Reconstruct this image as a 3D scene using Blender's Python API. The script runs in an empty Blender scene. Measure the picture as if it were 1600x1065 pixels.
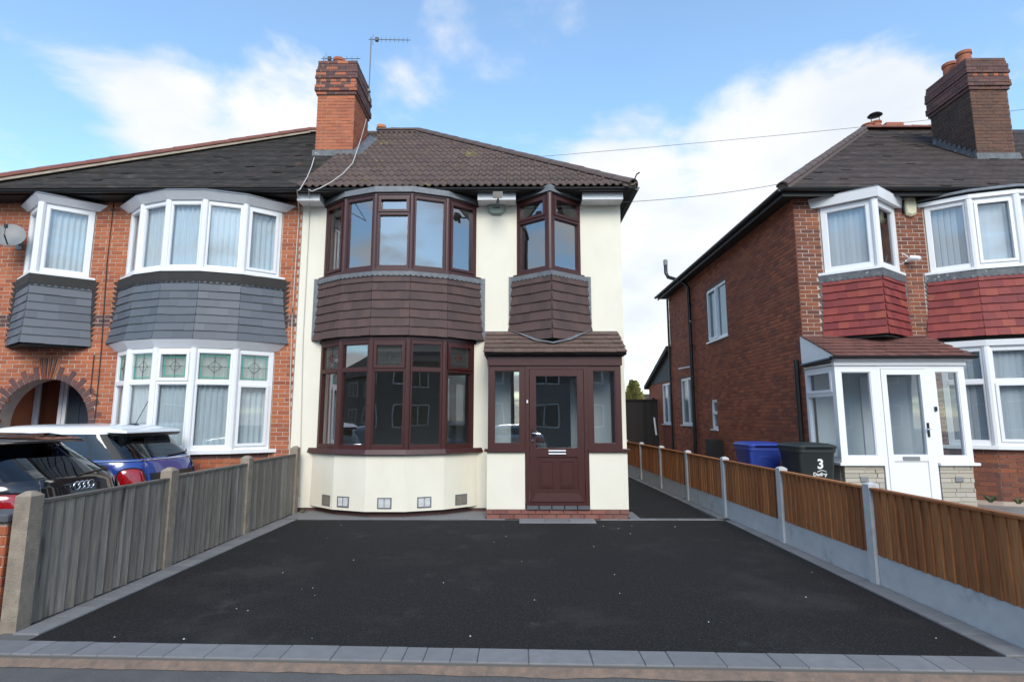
import bpy, bmesh, math, random
from mathutils import Vector, Matrix, noise as mnoise
random.seed(7)
R = math.radians
S = bpy.context.scene
COL = S.collection

# ------------------------------------------------------------------ camera
FPX, VX, VY, CAMH = 862.0, 809.0, 652.0, 1.6          # focal length and vanishing point in photo pixels (1600 x 1065)
PITCH = math.atan((VY - 532.5) / FPX)
YAW = math.atan((VX - 800) / FPX * math.cos(PITCH))
cam_d = bpy.data.cameras.new('camera'); cam = bpy.data.objects.new('camera', cam_d); COL.objects.link(cam)
cam.location = (0, 0, CAMH); cam.rotation_euler = (math.pi / 2 + PITCH, 0, YAW)
cam_d.sensor_width = 36; cam_d.lens = FPX / 1600 * 36; cam_d.clip_end = 3000; cam_d.clip_start = 0.05
S.camera = cam

def at(px, py, Y):                                     # photo pixel -> point on the vertical plane y = Y
    a, b = (px - 800) / FPX, (532.5 - py) / FPX
    f = math.cos(PITCH) - b * math.sin(PITCH); u = math.sin(PITCH) + b * math.cos(PITCH)
    d = Vector((a * math.cos(YAW) - f * math.sin(YAW), f * math.cos(YAW) + a * math.sin(YAW), u))
    return Vector((0, 0, CAMH)) + d * (Y / d.y)

# ------------------------------------------------------------------ world, sun, exposure
SUN_EL, SUN_AZ = R(37), R(174)                         # azimuth from +y (north) clockwise: behind the camera
world = bpy.data.worlds.new('World'); S.world = world; world.use_nodes = True
SKY_STRENGTH = 0.15
SUN_STRENGTH = 1.5
S.view_settings.view_transform = 'Standard'; S.view_settings.look = 'None'
S.view_settings.exposure = 0.95; S.view_settings.gamma = 1
S.view_settings.use_curve_mapping = False

def build_world():
    nt = world.node_tree; N = nt.nodes; L = nt.links
    for n in list(N): N.remove(n)
    out = N.new('ShaderNodeOutputWorld'); bg = N.new('ShaderNodeBackground')
    bg.inputs['Strength'].default_value = SKY_STRENGTH
    sky = N.new('ShaderNodeTexSky'); sky.sky_type = 'NISHITA'; sky.sun_disc = False
    sky.sun_elevation = SUN_EL; sky.sun_rotation = SUN_AZ; sky.air_density = 1.0; sky.dust_density = 0.6; sky.ozone_density = 1.6
    tc = N.new('ShaderNodeTexCoord')
    sep = N.new('ShaderNodeSeparateXYZ'); L.new(tc.outputs['Generated'], sep.inputs[0])
    def math_(op, a, b=None, c=None, clamp=False):
        m = N.new('ShaderNodeMath'); m.operation = op; m.use_clamp = clamp
        for i, v in enumerate((a, b, c)):
            if v is None: continue
            if isinstance(v, (int, float)): m.inputs[i].default_value = v
            else: L.new(v, m.inputs[i])
        return m.outputs[0]
    zz = math_('ADD', math_('MAXIMUM', sep.outputs[2], 0.0), 0.22)
    comb = N.new('ShaderNodeCombineXYZ')
    L.new(math_('DIVIDE', sep.outputs[0], zz), comb.inputs[0]); L.new(math_('DIVIDE', sep.outputs[1], zz), comb.inputs[1])
    n1 = N.new('ShaderNodeTexNoise'); n1.inputs['Scale'].default_value = 1.9; n1.inputs['Detail'].default_value = 9
    n1.inputs['Roughness'].default_value = 0.58; n1.inputs['Distortion'].default_value = 0.25
    mp = N.new('ShaderNodeMapping'); mp.inputs['Location'].default_value = (0.0, 0.0, 0.0); L.new(comb.outputs[0], mp.inputs[0]); L.new(mp.outputs[0], n1.inputs['Vector'])
    # cumulus banks standing in the north: soft directions where the cloud is thicker
    acc = math_('ADD', math_('MULTIPLY', math_('SUBTRACT', n1.outputs[0], 0.5), 2.3), 0.47)
    for px, py, size, amt in CLOUDS:
        d = at(px, py, 10) - Vector((0, 0, CAMH)); d.normalize()
        v = N.new('ShaderNodeVectorMath'); v.operation = 'DOT_PRODUCT'; L.new(tc.outputs['Generated'], v.inputs[0]); v.inputs[1].default_value = d
        mr = N.new('ShaderNodeMapRange'); mr.interpolation_type = 'SMOOTHSTEP'
        mr.inputs['From Min'].default_value = math.cos(R(size)); mr.inputs['From Max'].default_value = 1.0
        mr.inputs['To Min'].default_value = 0; mr.inputs['To Max'].default_value = amt
        L.new(v.outputs['Value'], mr.inputs['Value'])
        acc = math_('ADD', acc, mr.outputs[0])
    # haze thickens to the horizon all round
    hz = N.new('ShaderNodeMapRange'); hz.interpolation_type = 'SMOOTHSTEP'
    hz.inputs['From Min'].default_value = 0.50; hz.inputs['From Max'].default_value = 0.0
    hz.inputs['To Min'].default_value = 0.0; hz.inputs['To Max'].default_value = 0.42
    L.new(sep.outputs[2], hz.inputs['Value'])
    acc = math_('ADD', acc, hz.outputs[0])
    cm = N.new('ShaderNodeMapRange'); cm.interpolation_type = 'SMOOTHSTEP'
    cm.inputs['From Min'].default_value = 0.48; cm.inputs['From Max'].default_value = 0.92; cm.inputs['To Min'].default_value = 0.07; cm.inputs['To Max'].default_value = 0.96
    L.new(acc, cm.inputs['Value'])
    n2 = N.new('ShaderNodeTexNoise'); n2.inputs['Scale'].default_value = 3.1; n2.inputs['Detail'].default_value = 5
    L.new(mp.outputs[0], n2.inputs['Vector'])
    ccr = N.new('ShaderNodeValToRGB')
    ccr.color_ramp.elements[0].position = 0.3; ccr.color_ramp.elements[0].color = (0.80, 0.84, 0.90, 1)
    ccr.color_ramp.elements[1].position = 0.65; ccr.color_ramp.elements[1].color = (1, 1, 1, 1)
    L.new(n2.outputs[0], ccr.inputs[0])
    csc = N.new('ShaderNodeVectorMath'); csc.operation = 'SCALE'; csc.inputs['Scale'].default_value = CLOUD_RADIANCE / SKY_STRENGTH
    L.new(ccr.outputs[0], csc.inputs[0])
    tint = N.new('ShaderNodeMix'); tint.data_type = 'RGBA'; tint.blend_type = 'MULTIPLY'; tint.inputs[0].default_value = 1
    L.new(sky.outputs[0], tint.inputs[6]); tint.inputs[7].default_value = SKY_TINT
    mix = N.new('ShaderNodeMix'); mix.data_type = 'RGBA'
    L.new(cm.outputs[0], mix.inputs[0]); L.new(tint.outputs[2], mix.inputs[6]); L.new(csc.outputs[0], mix.inputs[7])
    L.new(mix.outputs[2], bg.inputs['Color']); L.new(bg.outputs[0], out.inputs[0])

CLOUDS = [(210, 150, 7, .26), (300, 195, 7, .30), (450, 150, 6, .30), (1180, 215, 7, .30), (1330, 150, 7, .40), (1400, 190, 6, .25),
          (1020, 380, 14, .50), (960, 260, 8, .20), (640, 185, 6, .16)]
CLOUD_RADIANCE = 0.56
SKY_TINT = (0.98, 1.16, 1.17, 1)
build_world()
sl = bpy.data.lights.new('sun', 'SUN'); so = bpy.data.objects.new('sun', sl); COL.objects.link(so)
sl.energy = SUN_STRENGTH; sl.angle = R(30); sl.color = (1.0, 0.92, 0.80)
sd = Vector((math.sin(SUN_AZ) * math.cos(SUN_EL), math.cos(SUN_AZ) * math.cos(SUN_EL), math.sin(SUN_EL)))
so.rotation_euler = (-sd).to_track_quat('-Z', 'Y').to_euler(); so.location = sd * 60

# ------------------------------------------------------------------ materials
MATS = {}
def mat(name, col, rough=0.7, col2=None, scale=6.0, amt=0.5, rnd=None, metal=0.0, bump=0.0, bscale=60.0, spec=0.5, stretch=None, patch=None, coat=0.0, speck=None, rnd_amt=1.0):
    """col/col2: base colours mixed by world-space noise; rnd: list of colours picked per piece; patch: (colour, scale, threshold) stains"""
    if name in MATS: return MATS[name]
    m = bpy.data.materials.new(name); m.use_nodes = True; nt = m.node_tree; N = nt.nodes; L = nt.links
    b = N['Principled BSDF']; b.inputs['Roughness'].default_value = rough; b.inputs['Metallic'].default_value = metal
    b.inputs['Specular IOR Level'].default_value = spec
    if coat: b.inputs['Coat Weight'].default_value = coat; b.inputs['Coat Roughness'].default_value = 0.03
    geo = N.new('ShaderNodeNewGeometry')
    pos = geo.outputs['Position']
    if stretch:
        mp = N.new('ShaderNodeMapping'); mp.inputs['Scale'].default_value = stretch; L.new(pos, mp.inputs[0]); pos = mp.outputs[0]
    def noise(sc, det=5, rough_=0.6):
        n = N.new('ShaderNodeTexNoise'); n.inputs['Scale'].default_value = sc; n.inputs['Detail'].default_value = det; n.inputs['Roughness'].default_value = rough_
        L.new(pos, n.inputs['Vector']); return n.outputs[0]
    def mixc(f, a, b_, blend='MIX'):
        x = N.new('ShaderNodeMix'); x.data_type = 'RGBA'; x.blend_type = blend
        for i, v in ((0, f), (6, a), (7, b_)):
            if isinstance(v, (int, float)): x.inputs[i].default_value = v
            elif isinstance(v, (tuple, list)): x.inputs[i].default_value = (*v[:3], 1)
            else: L.new(v, x.inputs[i])
        return x.outputs[2]
    def ramp(f, lo, hi):
        r = N.new('ShaderNodeMapRange'); r.inputs['From Min'].default_value = lo; r.inputs['From Max'].default_value = hi
        L.new(f, r.inputs['Value']); return r.outputs[0]
    c = tuple(col)
    if rnd:
        oi = N.new('ShaderNodeObjectInfo'); ad = N.new('ShaderNodeMath'); ad.operation = 'ADD'
        L.new(oi.outputs['Random'], ad.inputs[0]); L.new(geo.outputs['Random Per Island'], ad.inputs[1])
        fr = N.new('ShaderNodeMath'); fr.operation = 'FRACT'; L.new(ad.outputs[0], fr.inputs[0])
        cr = N.new('ShaderNodeValToRGB'); cr.color_ramp.interpolation = 'LINEAR'
        el = cr.color_ramp.elements
        el[0].position = 0; el[0].color = (*rnd[0], 1); el[1].position = 1; el[1].color = (*rnd[-1], 1)
        for i, k in enumerate(rnd[1:-1]):
            e = el.new((i + 1) / (len(rnd) - 1)); e.color = (*k, 1)
        L.new(fr.outputs[0], cr.inputs[0]); c = cr.outputs[0]
    if col2:
        c = mixc(ramp(noise(scale), 0.5 - 0.25, 0.5 + 0.25) if amt >= 1 else _scaled(N, L, ramp(noise(scale), 0.28, 0.72), amt), c, col2)
    if patch:
        for pc, ps, th in (patch if isinstance(patch, list) else [patch]):
            c = mixc(ramp(noise(ps, 6, 0.65), th, th + 0.12), c, pc)
    if speck:
        c = mixc(ramp(noise(speck[1], 2, 0.5), speck[2], speck[2] + 0.05), c, speck[0])
    if isinstance(c, tuple): b.inputs['Base Color'].default_value = (*c[:3], 1)
    else: L.new(c, b.inputs['Base Color'])
    if bump:
        bp = N.new('ShaderNodeBump'); bp.inputs['Strength'].default_value = bump; bp.inputs['Distance'].default_value = 0.01
        L.new(noise(bscale, 4), bp.inputs['Height']); L.new(bp.outputs[0], b.inputs['Normal'])
    MATS[name] = m; return m
def _scaled(N, L, f, amt):
    m = N.new('ShaderNodeMath'); m.operation = 'MULTIPLY'; L.new(f, m.inputs[0]); m.inputs[1].default_value = amt; return m.outputs[0]

def glass(name, tint, refl, rough=0.0, trans=1.0, body=(0.5, 0.5, 0.5)):
    """window glass: mirror-like reflection by Fresnel over clear (or obscured) glass"""
    m = bpy.data.materials.new(name); m.use_nodes = True; nt = m.node_tree; N = nt.nodes; L = nt.links
    for n in list(N): N.remove(n)
    out = N.new('ShaderNodeOutputMaterial'); mx = N.new('ShaderNodeMixShader')
    gl = N.new('ShaderNodeBsdfGlossy'); gl.inputs['Roughness'].default_value = rough; gl.inputs['Color'].default_value = (0.95, 0.97, 1, 1)
    tr = N.new('ShaderNodeBsdfTransparent'); tr.inputs['Color'].default_value = (*tint, 1)
    geo = N.new('ShaderNodeNewGeometry'); R0 = ((refl - 1) / (refl + 1)) ** 2
    dp = N.new('ShaderNodeVectorMath'); dp.operation = 'DOT_PRODUCT'; L.new(geo.outputs['Normal'], dp.inputs[0]); L.new(geo.outputs['Incoming'], dp.inputs[1])
    def mth(op, a, b):
        m_ = N.new('ShaderNodeMath'); m_.operation = op
        for i, v in enumerate((a, b)):
            if isinstance(v, (int, float)): m_.inputs[i].default_value = v
            elif v is not None: L.new(v, m_.inputs[i])
        return m_.outputs[0]
    sch = mth('ADD', mth('MULTIPLY', mth('POWER', mth('SUBTRACT', 1.0, mth('ABSOLUTE', dp.outputs['Value'], 0)), 5.0), 1 - R0), R0)   # same from both sides of the pane
    # gentle waviness of the panes
    ns = N.new('ShaderNodeTexNoise'); ns.inputs['Scale'].default_value = 1.3; ns.inputs['Detail'].default_value = 1
    L.new(geo.outputs['Position'], ns.inputs['Vector'])
    bp = N.new('ShaderNodeBump'); bp.inputs['Strength'].default_value = 0.035; bp.inputs['Distance'].default_value = 0.06
    L.new(ns.outputs[0], bp.inputs['Height']); L.new(bp.outputs[0], gl.inputs['Normal'])
    base = tr.outputs[0]
    if trans < 1:
        df = N.new('ShaderNodeBsdfDiffuse'); df.inputs['Color'].default_value = (*body, 1)
        m2 = N.new('ShaderNodeMixShader'); m2.inputs[0].default_value = trans; L.new(df.outputs[0], m2.inputs[1]); L.new(base, m2.inputs[2]); base = m2.outputs[0]
    L.new(sch, mx.inputs[0]); L.new(base, mx.inputs[1]); L.new(gl.outputs[0], mx.inputs[2]); L.new(mx.outputs[0], out.inputs[0])
    return m

M_RENDER = mat('cream_render', (0.78, 0.74, 0.635), 0.92, (0.69, 0.65, 0.545), 2.6, 0.6, bump=0.4, bscale=140, spec=.2, stretch=(1, 1, .45), patch=[((0.63, 0.59, 0.49), 0.8, 0.64), ((.54, .50, .41), 5.5, .70)])
M_BRICK_L = mat('orange_brick', (0.4, 0.14, 0.07), 0.9, (0.30, 0.12, 0.07), 2.2, 0.5,
                rnd=[(.40, .115, .055), (.48, .150, .068), (.345, .098, .050), (.52, .178, .082), (.27, .078, .047), (.44, .130, .060)], bump=0.6, bscale=110, spec=.2, patch=((0.20, .07, .045), 1.4, 0.64))
M_BRICK_R = mat('red_brown_brick', (0.3, 0.1, 0.06), 0.92, (0.12, 0.048, 0.036), 2.2, 0.7, spec=.2,
                rnd=[(.215, .088, .060), (.28, .105, .064), (.17, .074, .056), (.125, .062, .052), (.34, .118, .060), (.20, .080, .056)], bump=0.6, bscale=110)
M_BRICK_RS = mat('red_side_brick', (0.3, 0.1, 0.06), 0.92, (0.20, 0.072, 0.048), 1.4, 0.6, spec=.2,
                rnd=[(.34, .108, .062), (.42, .135, .072), (.28, .092, .056), (.22, .078, .055), (.46, .15, .075), (.31, .102, .060)], bump=0.6, bscale=110)
M_BRICK_D = mat('purple_brick', (0.1, 0.05, 0.05), 0.85, rnd=[(.115, .058, .055), (.15, .07, .062), (.085, .05, .05), (.13, .058, .055)], bump=0.4, bscale=140)
M_BRICK_C = mat('chimney_brick', (0.4, 0.14, 0.07), 0.9, (0.25, 0.10, 0.07), 3.0, 0.5,
                rnd=[(.44, .13, .062), (.52, .17, .08), (.38, .11, .055), (.48, .16, .075)], bump=0.5, bscale=150)
M_BRICK_CR = mat('sooty_brick', (0.12, 0.06, 0.04), 0.9, (0.07, 0.04, 0.035), 3.0, 0.6,
                 rnd=[(.13, .062, .042), (.17, .08, .05), (.10, .05, .04), (.15, .075, .045)], bump=0.5, bscale=150)
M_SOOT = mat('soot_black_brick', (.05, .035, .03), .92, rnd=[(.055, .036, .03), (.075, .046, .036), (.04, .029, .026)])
M_BLUE_BRICK = mat('blue_brick', (0.09, 0.095, 0.105), 0.6, (0.06, 0.06, 0.07), 8, 0.6)
M_MORTAR = mat('mortar', (0.52, 0.43, 0.36), 0.95, (0.30, 0.22, 0.18), 3, 0.7, bump=0.3, bscale=200)
M_MORTAR_D = mat('sooty_mortar', (0.17, 0.125, 0.10), 0.95, (0.10, 0.075, 0.065), 3, 0.7)
M_MORTAR_C = mat('chimney_mortar', (0.42, 0.29, 0.21), 0.95, (0.24, 0.13, 0.09), 3, 0.7)
M_BROWN = mat('rosewood_upvc', (0.060, 0.0165, 0.0155), 0.38, (0.042, 0.012, 0.012), 30, 0.8, stretch=(3, 3, 0.4))
M_WHITE = mat('white_upvc', (0.78, 0.79, 0.81), 0.35, (0.70, 0.71, 0.73), 3, 0.4)
M_WPAINT = mat('white_fascia', (0.80, 0.81, 0.84), 0.5, (0.66, 0.67, 0.69), 4, 0.5)
M_LEAD = mat('lead_flashing', (0.105, 0.115, 0.13), 0.6, (0.19, 0.205, 0.22), 9, 0.8, bump=0.3, bscale=30)
M_LEADP = mat('patched_lead', (0.13, 0.14, 0.155), 0.6, (0.055, 0.06, 0.068), 9, 0.9, patch=((.50, .51, .53), 13, 0.60), bump=0.5, bscale=30)
M_FELT = mat('black_felt', (0.022, 0.021, 0.021), 0.8, (0.04, 0.036, 0.034), 9, 0.6)
M_GUTTER = mat('black_plastic', (0.012, 0.012, 0.013), 0.35)
M_SOFFIT = mat('black_paint', (0.018, 0.018, 0.019), 0.6)
M_TILE = mat('brown_pantile', (0.14, 0.1, 0.09), 0.85, (0.085, 0.06, 0.055), 5, 0.5,
             rnd=[(.098, .068, .061), (.125, .084, .074), (.078, .056, .052), (.112, .075, .067)], bump=0.5, bscale=90,
             patch=[((.21, .18, .06), 1.7, 0.60), ((.06, .05, .045), 2.6, 0.62)])
M_TILEH = mat('brown_hanging_tile', (0.1, 0.07, 0.065), 0.8, (0.07, 0.05, 0.048), 6, 0.4,
              rnd=[(.082, .048, .044), (.105, .060, .053), (.066, .041, .039), (.092, .053, .048)], bump=0.35, bscale=90)
M_SLATE = mat('grey_slate', (0.1, 0.11, 0.13), 0.6, (0.085, 0.095, 0.115), 5, 0.4,
              rnd=[(.092, .106, .128), (.118, .132, .155), (.075, .088, .110), (.104, .118, .140)], bump=0.2, bscale=60)
M_TILER = mat('red_hanging_tile', (0.2, 0.03, 0.03), 0.7, (0.14, 0.022, 0.024), 5, 0.4,
              rnd=[(.215, .030, .028), (.275, .044, .034), (.160, .022, .024), (.23, .032, .030), (.32, .066, .040)], bump=0.25, bscale=80)
M_PLAIN_L = mat('dark_plain_tile', (0.06, 0.06, 0.058), 0.92, (0.036, 0.033, 0.031), 3.5, 0.7, spec=.2,
                rnd=[(.066, .057, .052), (.052, .047, .044), (.085, .072, .064), (.045, .042, .040)], patch=[((.19, .085, .06), 1.5, 0.625), ((.13, .125, .115), .9, 0.62)], bump=0.5, bscale=60)
M_PLAIN_R = mat('brown_plain_tile', (0.07, 0.055, 0.05), 0.9, (0.045, 0.037, 0.035), 2.5, 0.7,
                rnd=[(.088, .062, .054), (.070, .054, .050), (.105, .076, .066), (.062, .049, .046)], bump=0.4, bscale=80)
M_PORCHT = mat('porch_tile', (0.1, 0.06, 0.05), 0.85, (0.09, 0.07, 0.05), 5, 0.6,
               rnd=[(.13, .078, .064), (.155, .092, .074), (.11, .068, .058), (.14, .082, .066)], bump=0.4, bscale=80)
M_PORCHR = mat('red_porch_tile', (0.15, 0.06, 0.05), 0.85, (0.10, 0.05, 0.045), 5, 0.5,
               rnd=[(.17, .068, .055), (.20, .080, .062), (.14, .056, .048), (.18, .072, .056)], bump=0.4, bscale=80)
M_RIDGE_R = mat('red_ridge', (0.22, 0.075, 0.055), 0.85, (0.13, 0.055, 0.045), 4, 0.8)
M_RIDGE_B = mat('brown_ridge', (0.10, 0.072, 0.066), 0.85, (0.075, 0.056, 0.052), 5, 0.8)
M_BEDDING = mat('pale_bedding', (0.36, 0.31, 0.24), 0.95, (0.2, 0.15, 0.12), 5, 0.8)
M_POT = mat('terracotta_pot', (0.36, 0.115, 0.06), 0.8, (0.22, 0.08, 0.05), 8, 0.7)
M_POTO = mat('orange_pot', (0.52, 0.21, 0.08), 0.8, (0.40, 0.16, 0.07), 8, 0.7)
M_ASPH = mat('black_asphalt', (0.0125, 0.0125, 0.013), 0.9, (0.033, 0.032, 0.0325), 48, 0.95, bump=1.0, bscale=120, spec=0.12, patch=[((.037, .0355, .035), 0.6, 0.53), ((.047, .045, .0435), 1.7, .60)], speck=((.085, .082, .08), 75, 0.63))
M_ROAD = mat('worn_pavement', (0.085, 0.083, 0.083), 0.92, (0.13, 0.125, 0.12), 3, 0.9, bump=0.8, bscale=140, speck=((.25, .24, .23), 110, 0.68))
M_DIRT = mat('sandy_dirt', (0.25, 0.17, 0.125), 0.95, (0.12, 0.095, 0.08), 14, 0.9, bump=0.9, bscale=90)
M_PAVER = mat('grey_paver', (0.2, 0.2, 0.21), 0.9, (0.14, 0.14, 0.147), 11, 0.5, spec=.2, rnd=[(.195, .196, .202), (.225, .226, .231), (.172, .173, .180), (.208, .208, .213)], bump=0.4, bscale=120, patch=((.21, .205, .20), 5, 0.66))
M_PAVEJ = mat('paver_joint', (0.11, 0.107, 0.105), 0.95)
M_CONC = mat('new_concrete', (0.52, 0.53, 0.535), 0.9, (0.40, 0.41, 0.42), 6, 0.8, bump=0.2, bscale=120, patch=[((.31, .32, .33), 3, 0.58), ((.58, .58, .57), 5, .64)])
M_CONCO = mat('old_concrete', (0.34, 0.285, 0.225), 0.95, (0.20, 0.17, 0.14), 9, 0.9, bump=0.8, bscale=70, spec=.2, patch=[((.42, .38, .30), 6, 0.6), ((.15, .13, .105), 3, .62)])
M_WOODO = mat('weathered_board', (0.15, 0.14, 0.135), 0.92, (0.12, 0.105, 0.088), 11, 0.7, spec=.15, stretch=(4, 4, 0.30),
              rnd=[(.32, .288, .245), (.25, .226, .193), (.41, .372, .318), (.18, .163, .14), (.30, .262, .213), (.35, .318, .27)], bump=0.8, bscale=40, patch=[((.055, .048, .042), 2.2, 0.585), ((.30, .285, .26), 4, 0.64)])
M_WOODN = mat('treated_board', (0.25, 0.12, 0.05), 0.9, (0.22, 0.088, 0.040), 11, 0.7, spec=.15, stretch=(4, 4, 0.30),
              rnd=[(.47, .195, .078), (.37, .148, .060), (.58, .26, .105), (.42, .172, .068), (.29, .115, .052), (.52, .225, .09)], bump=0.8, bscale=40, patch=[((.17, .075, .038), 1.9, 0.60), ((.46, .25, .12), 4, 0.67)])
M_WOODD = mat('dark_board', (0.022, 0.019, 0.018), 0.9, rnd=[(.024, .021, .019), (.034, .029, .026), (.018, .016, .015)])
M_INT = mat('room_plaster', (0.50, 0.47, 0.42), 0.95)
M_INTW = mat('porch_inner_wall', (0.62, 0.66, 0.68), 0.9)
M_CURT = mat('net_curtain', (0.74, 0.77, 0.77), 0.95, (0.52, 0.56, 0.57), 8, 0.7, stretch=(6, 6, 0.3))
M_BLIND = mat('vertical_blind', (0.66, 0.68, 0.69), 0.9, rnd=[(.78, .80, .81), (.70, .72, .74), (.83, .84, .85)])
M_STONE = mat('pale_stone', (0.42, 0.38, 0.31), 0.9, rnd=[(.42, .38, .31), (.36, .325, .27), (.47, .43, .36), (.39, .36, .31)], bump=0.5, bscale=60)
M_CHROME = mat('chrome', (0.75, 0.75, 0.76), 0.12, metal=1.0)
M_STEEL = mat('aerial_metal', (0.18, 0.18, 0.19), 0.5, metal=0.6)
M_DISH = mat('dish_grey', (0.20, 0.205, 0.21), 0.5)
M_CABLE = mat('pale_cable', (0.55, 0.52, 0.48), 0.6)
M_CABLEB = mat('black_cable', (0.02, 0.02, 0.02), 0.6)
M_RUBBER = mat('tyre', (0.015, 0.015, 0.016), 0.8)
M_TRIM = mat('black_trim', (0.010, 0.010, 0.011), 0.35)
M_CARK = mat('black_paint_gloss', (0.006, 0.006, 0.008), 0.12, coat=1.0)
M_CARB = mat('blue_paint_gloss', (0.010, 0.040, 0.26), 0.25, coat=1.0)
M_CARW = mat('white_roof_paint', (0.72, 0.74, 0.77), 0.25, coat=0.6)
M_CARS = mat('silver_paint', (0.45, 0.46, 0.48), 0.25, metal=0.5, coat=1.0)
M_RED = mat('red_lens', (0.40, 0.006, 0.010), 0.12, (0.16, 0.004, 0.006), 22, 0.9, coat=1.0)
M_BINB = mat('blue_bin', (0.026, 0.055, 0.30), 0.45, (0.02, 0.04, 0.22), 6, 0.5)
M_BINK = mat('dark_green_bin', (0.020, 0.026, 0.025), 0.5, (0.028, 0.034, 0.032), 6, 0.5)
M_PRINT = mat('white_print', (0.75, 0.75, 0.73), 0.7)
M_ALARM = mat('alarm_box', (0.36, 0.42, 0.38), 0.5, (0.28, 0.32, 0.29), 7, 0.6)
M_ALARMY = mat('yellowed_alarm_box', (0.62, 0.58, 0.40), 0.5, (0.5, 0.46, 0.32), 7, 0.5)
M_LAMP = mat('floodlight_grey', (0.10, 0.11, 0.11), 0.4)
M_LEAD_CAME = mat('lead_came', (0.05, 0.05, 0.05), 0.6)
M_GREENG = mat('green_glass', (0.05, 0.33, 0.25), 0.3)
M_REDG = mat('red_glass', (0.14, 0.022, 0.022), 0.3)
M_LEAFC = mat('conifer_leaf', (0.12, 0.13, 0.03), 0.9, rnd=[(.30, .29, .08), (.38, .34, .11), (.20, .21, .06), (.32, .28, .08)])
M_BARK = mat('bark', (0.08, 0.055, 0.04), 0.95)
M_GRASS = mat('ground_soil', (0.10, 0.095, 0.085), 0.95, (0.06, 0.065, 0.05), 1, 0.8)
M_GRAVEL = mat('pale_gravel', (0.28, 0.26, 0.24), 0.95, (0.16, 0.15, 0.14), 20, 0.9, bump=0.8, bscale=60)
M_METER = mat('meter_box', (0.012, 0.011, 0.011), 0.6)
G_CLEAR = glass('window_glass', (0.80, 0.84, 0.84), 3.1)
G_NET = glass('net_window_glass', (0.72, 0.77, 0.80), 2.1)
G_OBS = glass('obscured_glass', (0.5, 0.55, 0.56), 1.6, 0.15, 0.25, (0.20, 0.25, 0.26))
G_CAR = glass('car_glass', (0.10, 0.115, 0.13), 1.75)
G_LEADED = glass('leaded_glass', (0.72, 0.76, 0.73), 1.7, 0.05, 0.7, (0.50, 0.54, 0.51))
G_LEADED_D = glass('dark_leaded_glass', (0.6, 0.64, 0.62), 2.2, 0.03, 0.85, (0.3, 0.32, 0.31))

# ------------------------------------------------------------------ helpers
class MB:
    def __init__(s): s.v = []; s.f = []
    def add(s, vs, fs):
        o = len(s.v); s.v += [tuple(p) for p in vs]; s.f += [tuple(i + o for i in f) for f in fs]; return s
    def hexa(s, p):      # p: 8 points, bottom loop 0-3 then top loop 4-7
        return s.add(p, [(0, 3, 2, 1), (4, 5, 6, 7), (0, 1, 5, 4), (1, 2, 6, 5), (2, 3, 7, 6), (3, 0, 4, 7)])
    def box(s, x0, x1, y0, y1, z0, z1):
        return s.hexa([(x0, y0, z0), (x1, y0, z0), (x1, y1, z0), (x0, y1, z0), (x0, y0, z1), (x1, y0, z1), (x1, y1, z1), (x0, y1, z1)])
    def quad(s, a, b, c, d): return s.add([a, b, c, d], [(0, 1, 2, 3)])
    def prism(s, pts, z0, z1):
        n = len(pts); vs = [(p[0], p[1], z0) for p in pts] + [(p[0], p[1], z1) for p in pts]
        return s.add(vs, [tuple(range(n))[::-1], tuple(range(n, 2 * n))] + [(i, (i + 1) % n, n + (i + 1) % n, n + i) for i in range(n)])
    def loft(s, rings, close=True, caps=True):
        n = len(rings[0]); vs = [p for r in rings for p in r]; fs = []
        for k in range(len(rings) - 1):
            for i in range(n if close else n - 1):
                j = (i + 1) % n; fs.append((k * n + i, k * n + j, (k + 1) * n + j, (k + 1) * n + i))
        if caps: fs += [tuple(range(n))[::-1], tuple(range((len(rings) - 1) * n, len(rings) * n))]
        return s.add(vs, fs)
    def tube(s, pts, r, n=6):
        pts = [Vector(p) for p in pts]; rings = []
        for i, p in enumerate(pts):
            t = (pts[min(i + 1, len(pts) - 1)] - pts[max(i - 1, 0)]).normalized()
            a = t.cross(Vector((0, 0, 1)));
            if a.length < 1e-3: a = t.cross(Vector((1, 0, 0)))
            a.normalize(); b = a.cross(t).normalized(); rr = r[i] if isinstance(r, (list, tuple)) else r
            rings.append([p + (a * math.cos(q) + b * math.sin(q)) * rr for q in [2 * math.pi * k / n for k in range(n)]])
        return s.loft(rings)
    def lathe(s, c, prof, n=16):
        return s.loft([[(c[0] + r * math.cos(2 * math.pi * k / n), c[1] + r * math.sin(2 * math.pi * k / n), c[2] + z) for k in range(n)] for r, z in prof])
    def mesh(s, name, smooth=False):
        me = bpy.data.meshes.new(name); me.from_pydata(s.v, [], s.f); me.update()
        if smooth: me.shade_smooth()
        return me
    def build(s, name, m, parent=None, smooth=False):
        me = s.mesh(name, smooth); me.materials.append(m)
        return link(name, me, parent)
ROOTLOC = {}
def link(name, me, parent=None, loc=(0, 0, 0)):
    """link a mesh whose coordinates are world coordinates (plus loc) under parent"""
    o = bpy.data.objects.new(name, me); COL.objects.link(o)
    l = Vector(loc)
    if parent is not None:
        o.parent = parent
        l = l - ROOTLOC.get(parent.name, Vector((0, 0, 0)))
    o.location = l
    return o
def thing(name, label, cat, loc, group=None):
    o = bpy.data.objects.new(name, None); COL.objects.link(o); o.location = loc; o.empty_display_size = 0.2
    ROOTLOC[o.name] = Vector(loc); tag(o, label, cat, group); return o
def tag(o, label=None, cat=None, group=None, kind=None):
    if label: o['label'] = label
    if cat: o['category'] = cat
    if group: o['group'] = group
    if kind: o['kind'] = kind
    return o
def smooth_edges(o, ang=40):
    me = o.data; me.shade_smooth()
    try: me.set_sharp_from_angle(angle=R(ang))
    except Exception: pass
    return o
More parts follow.
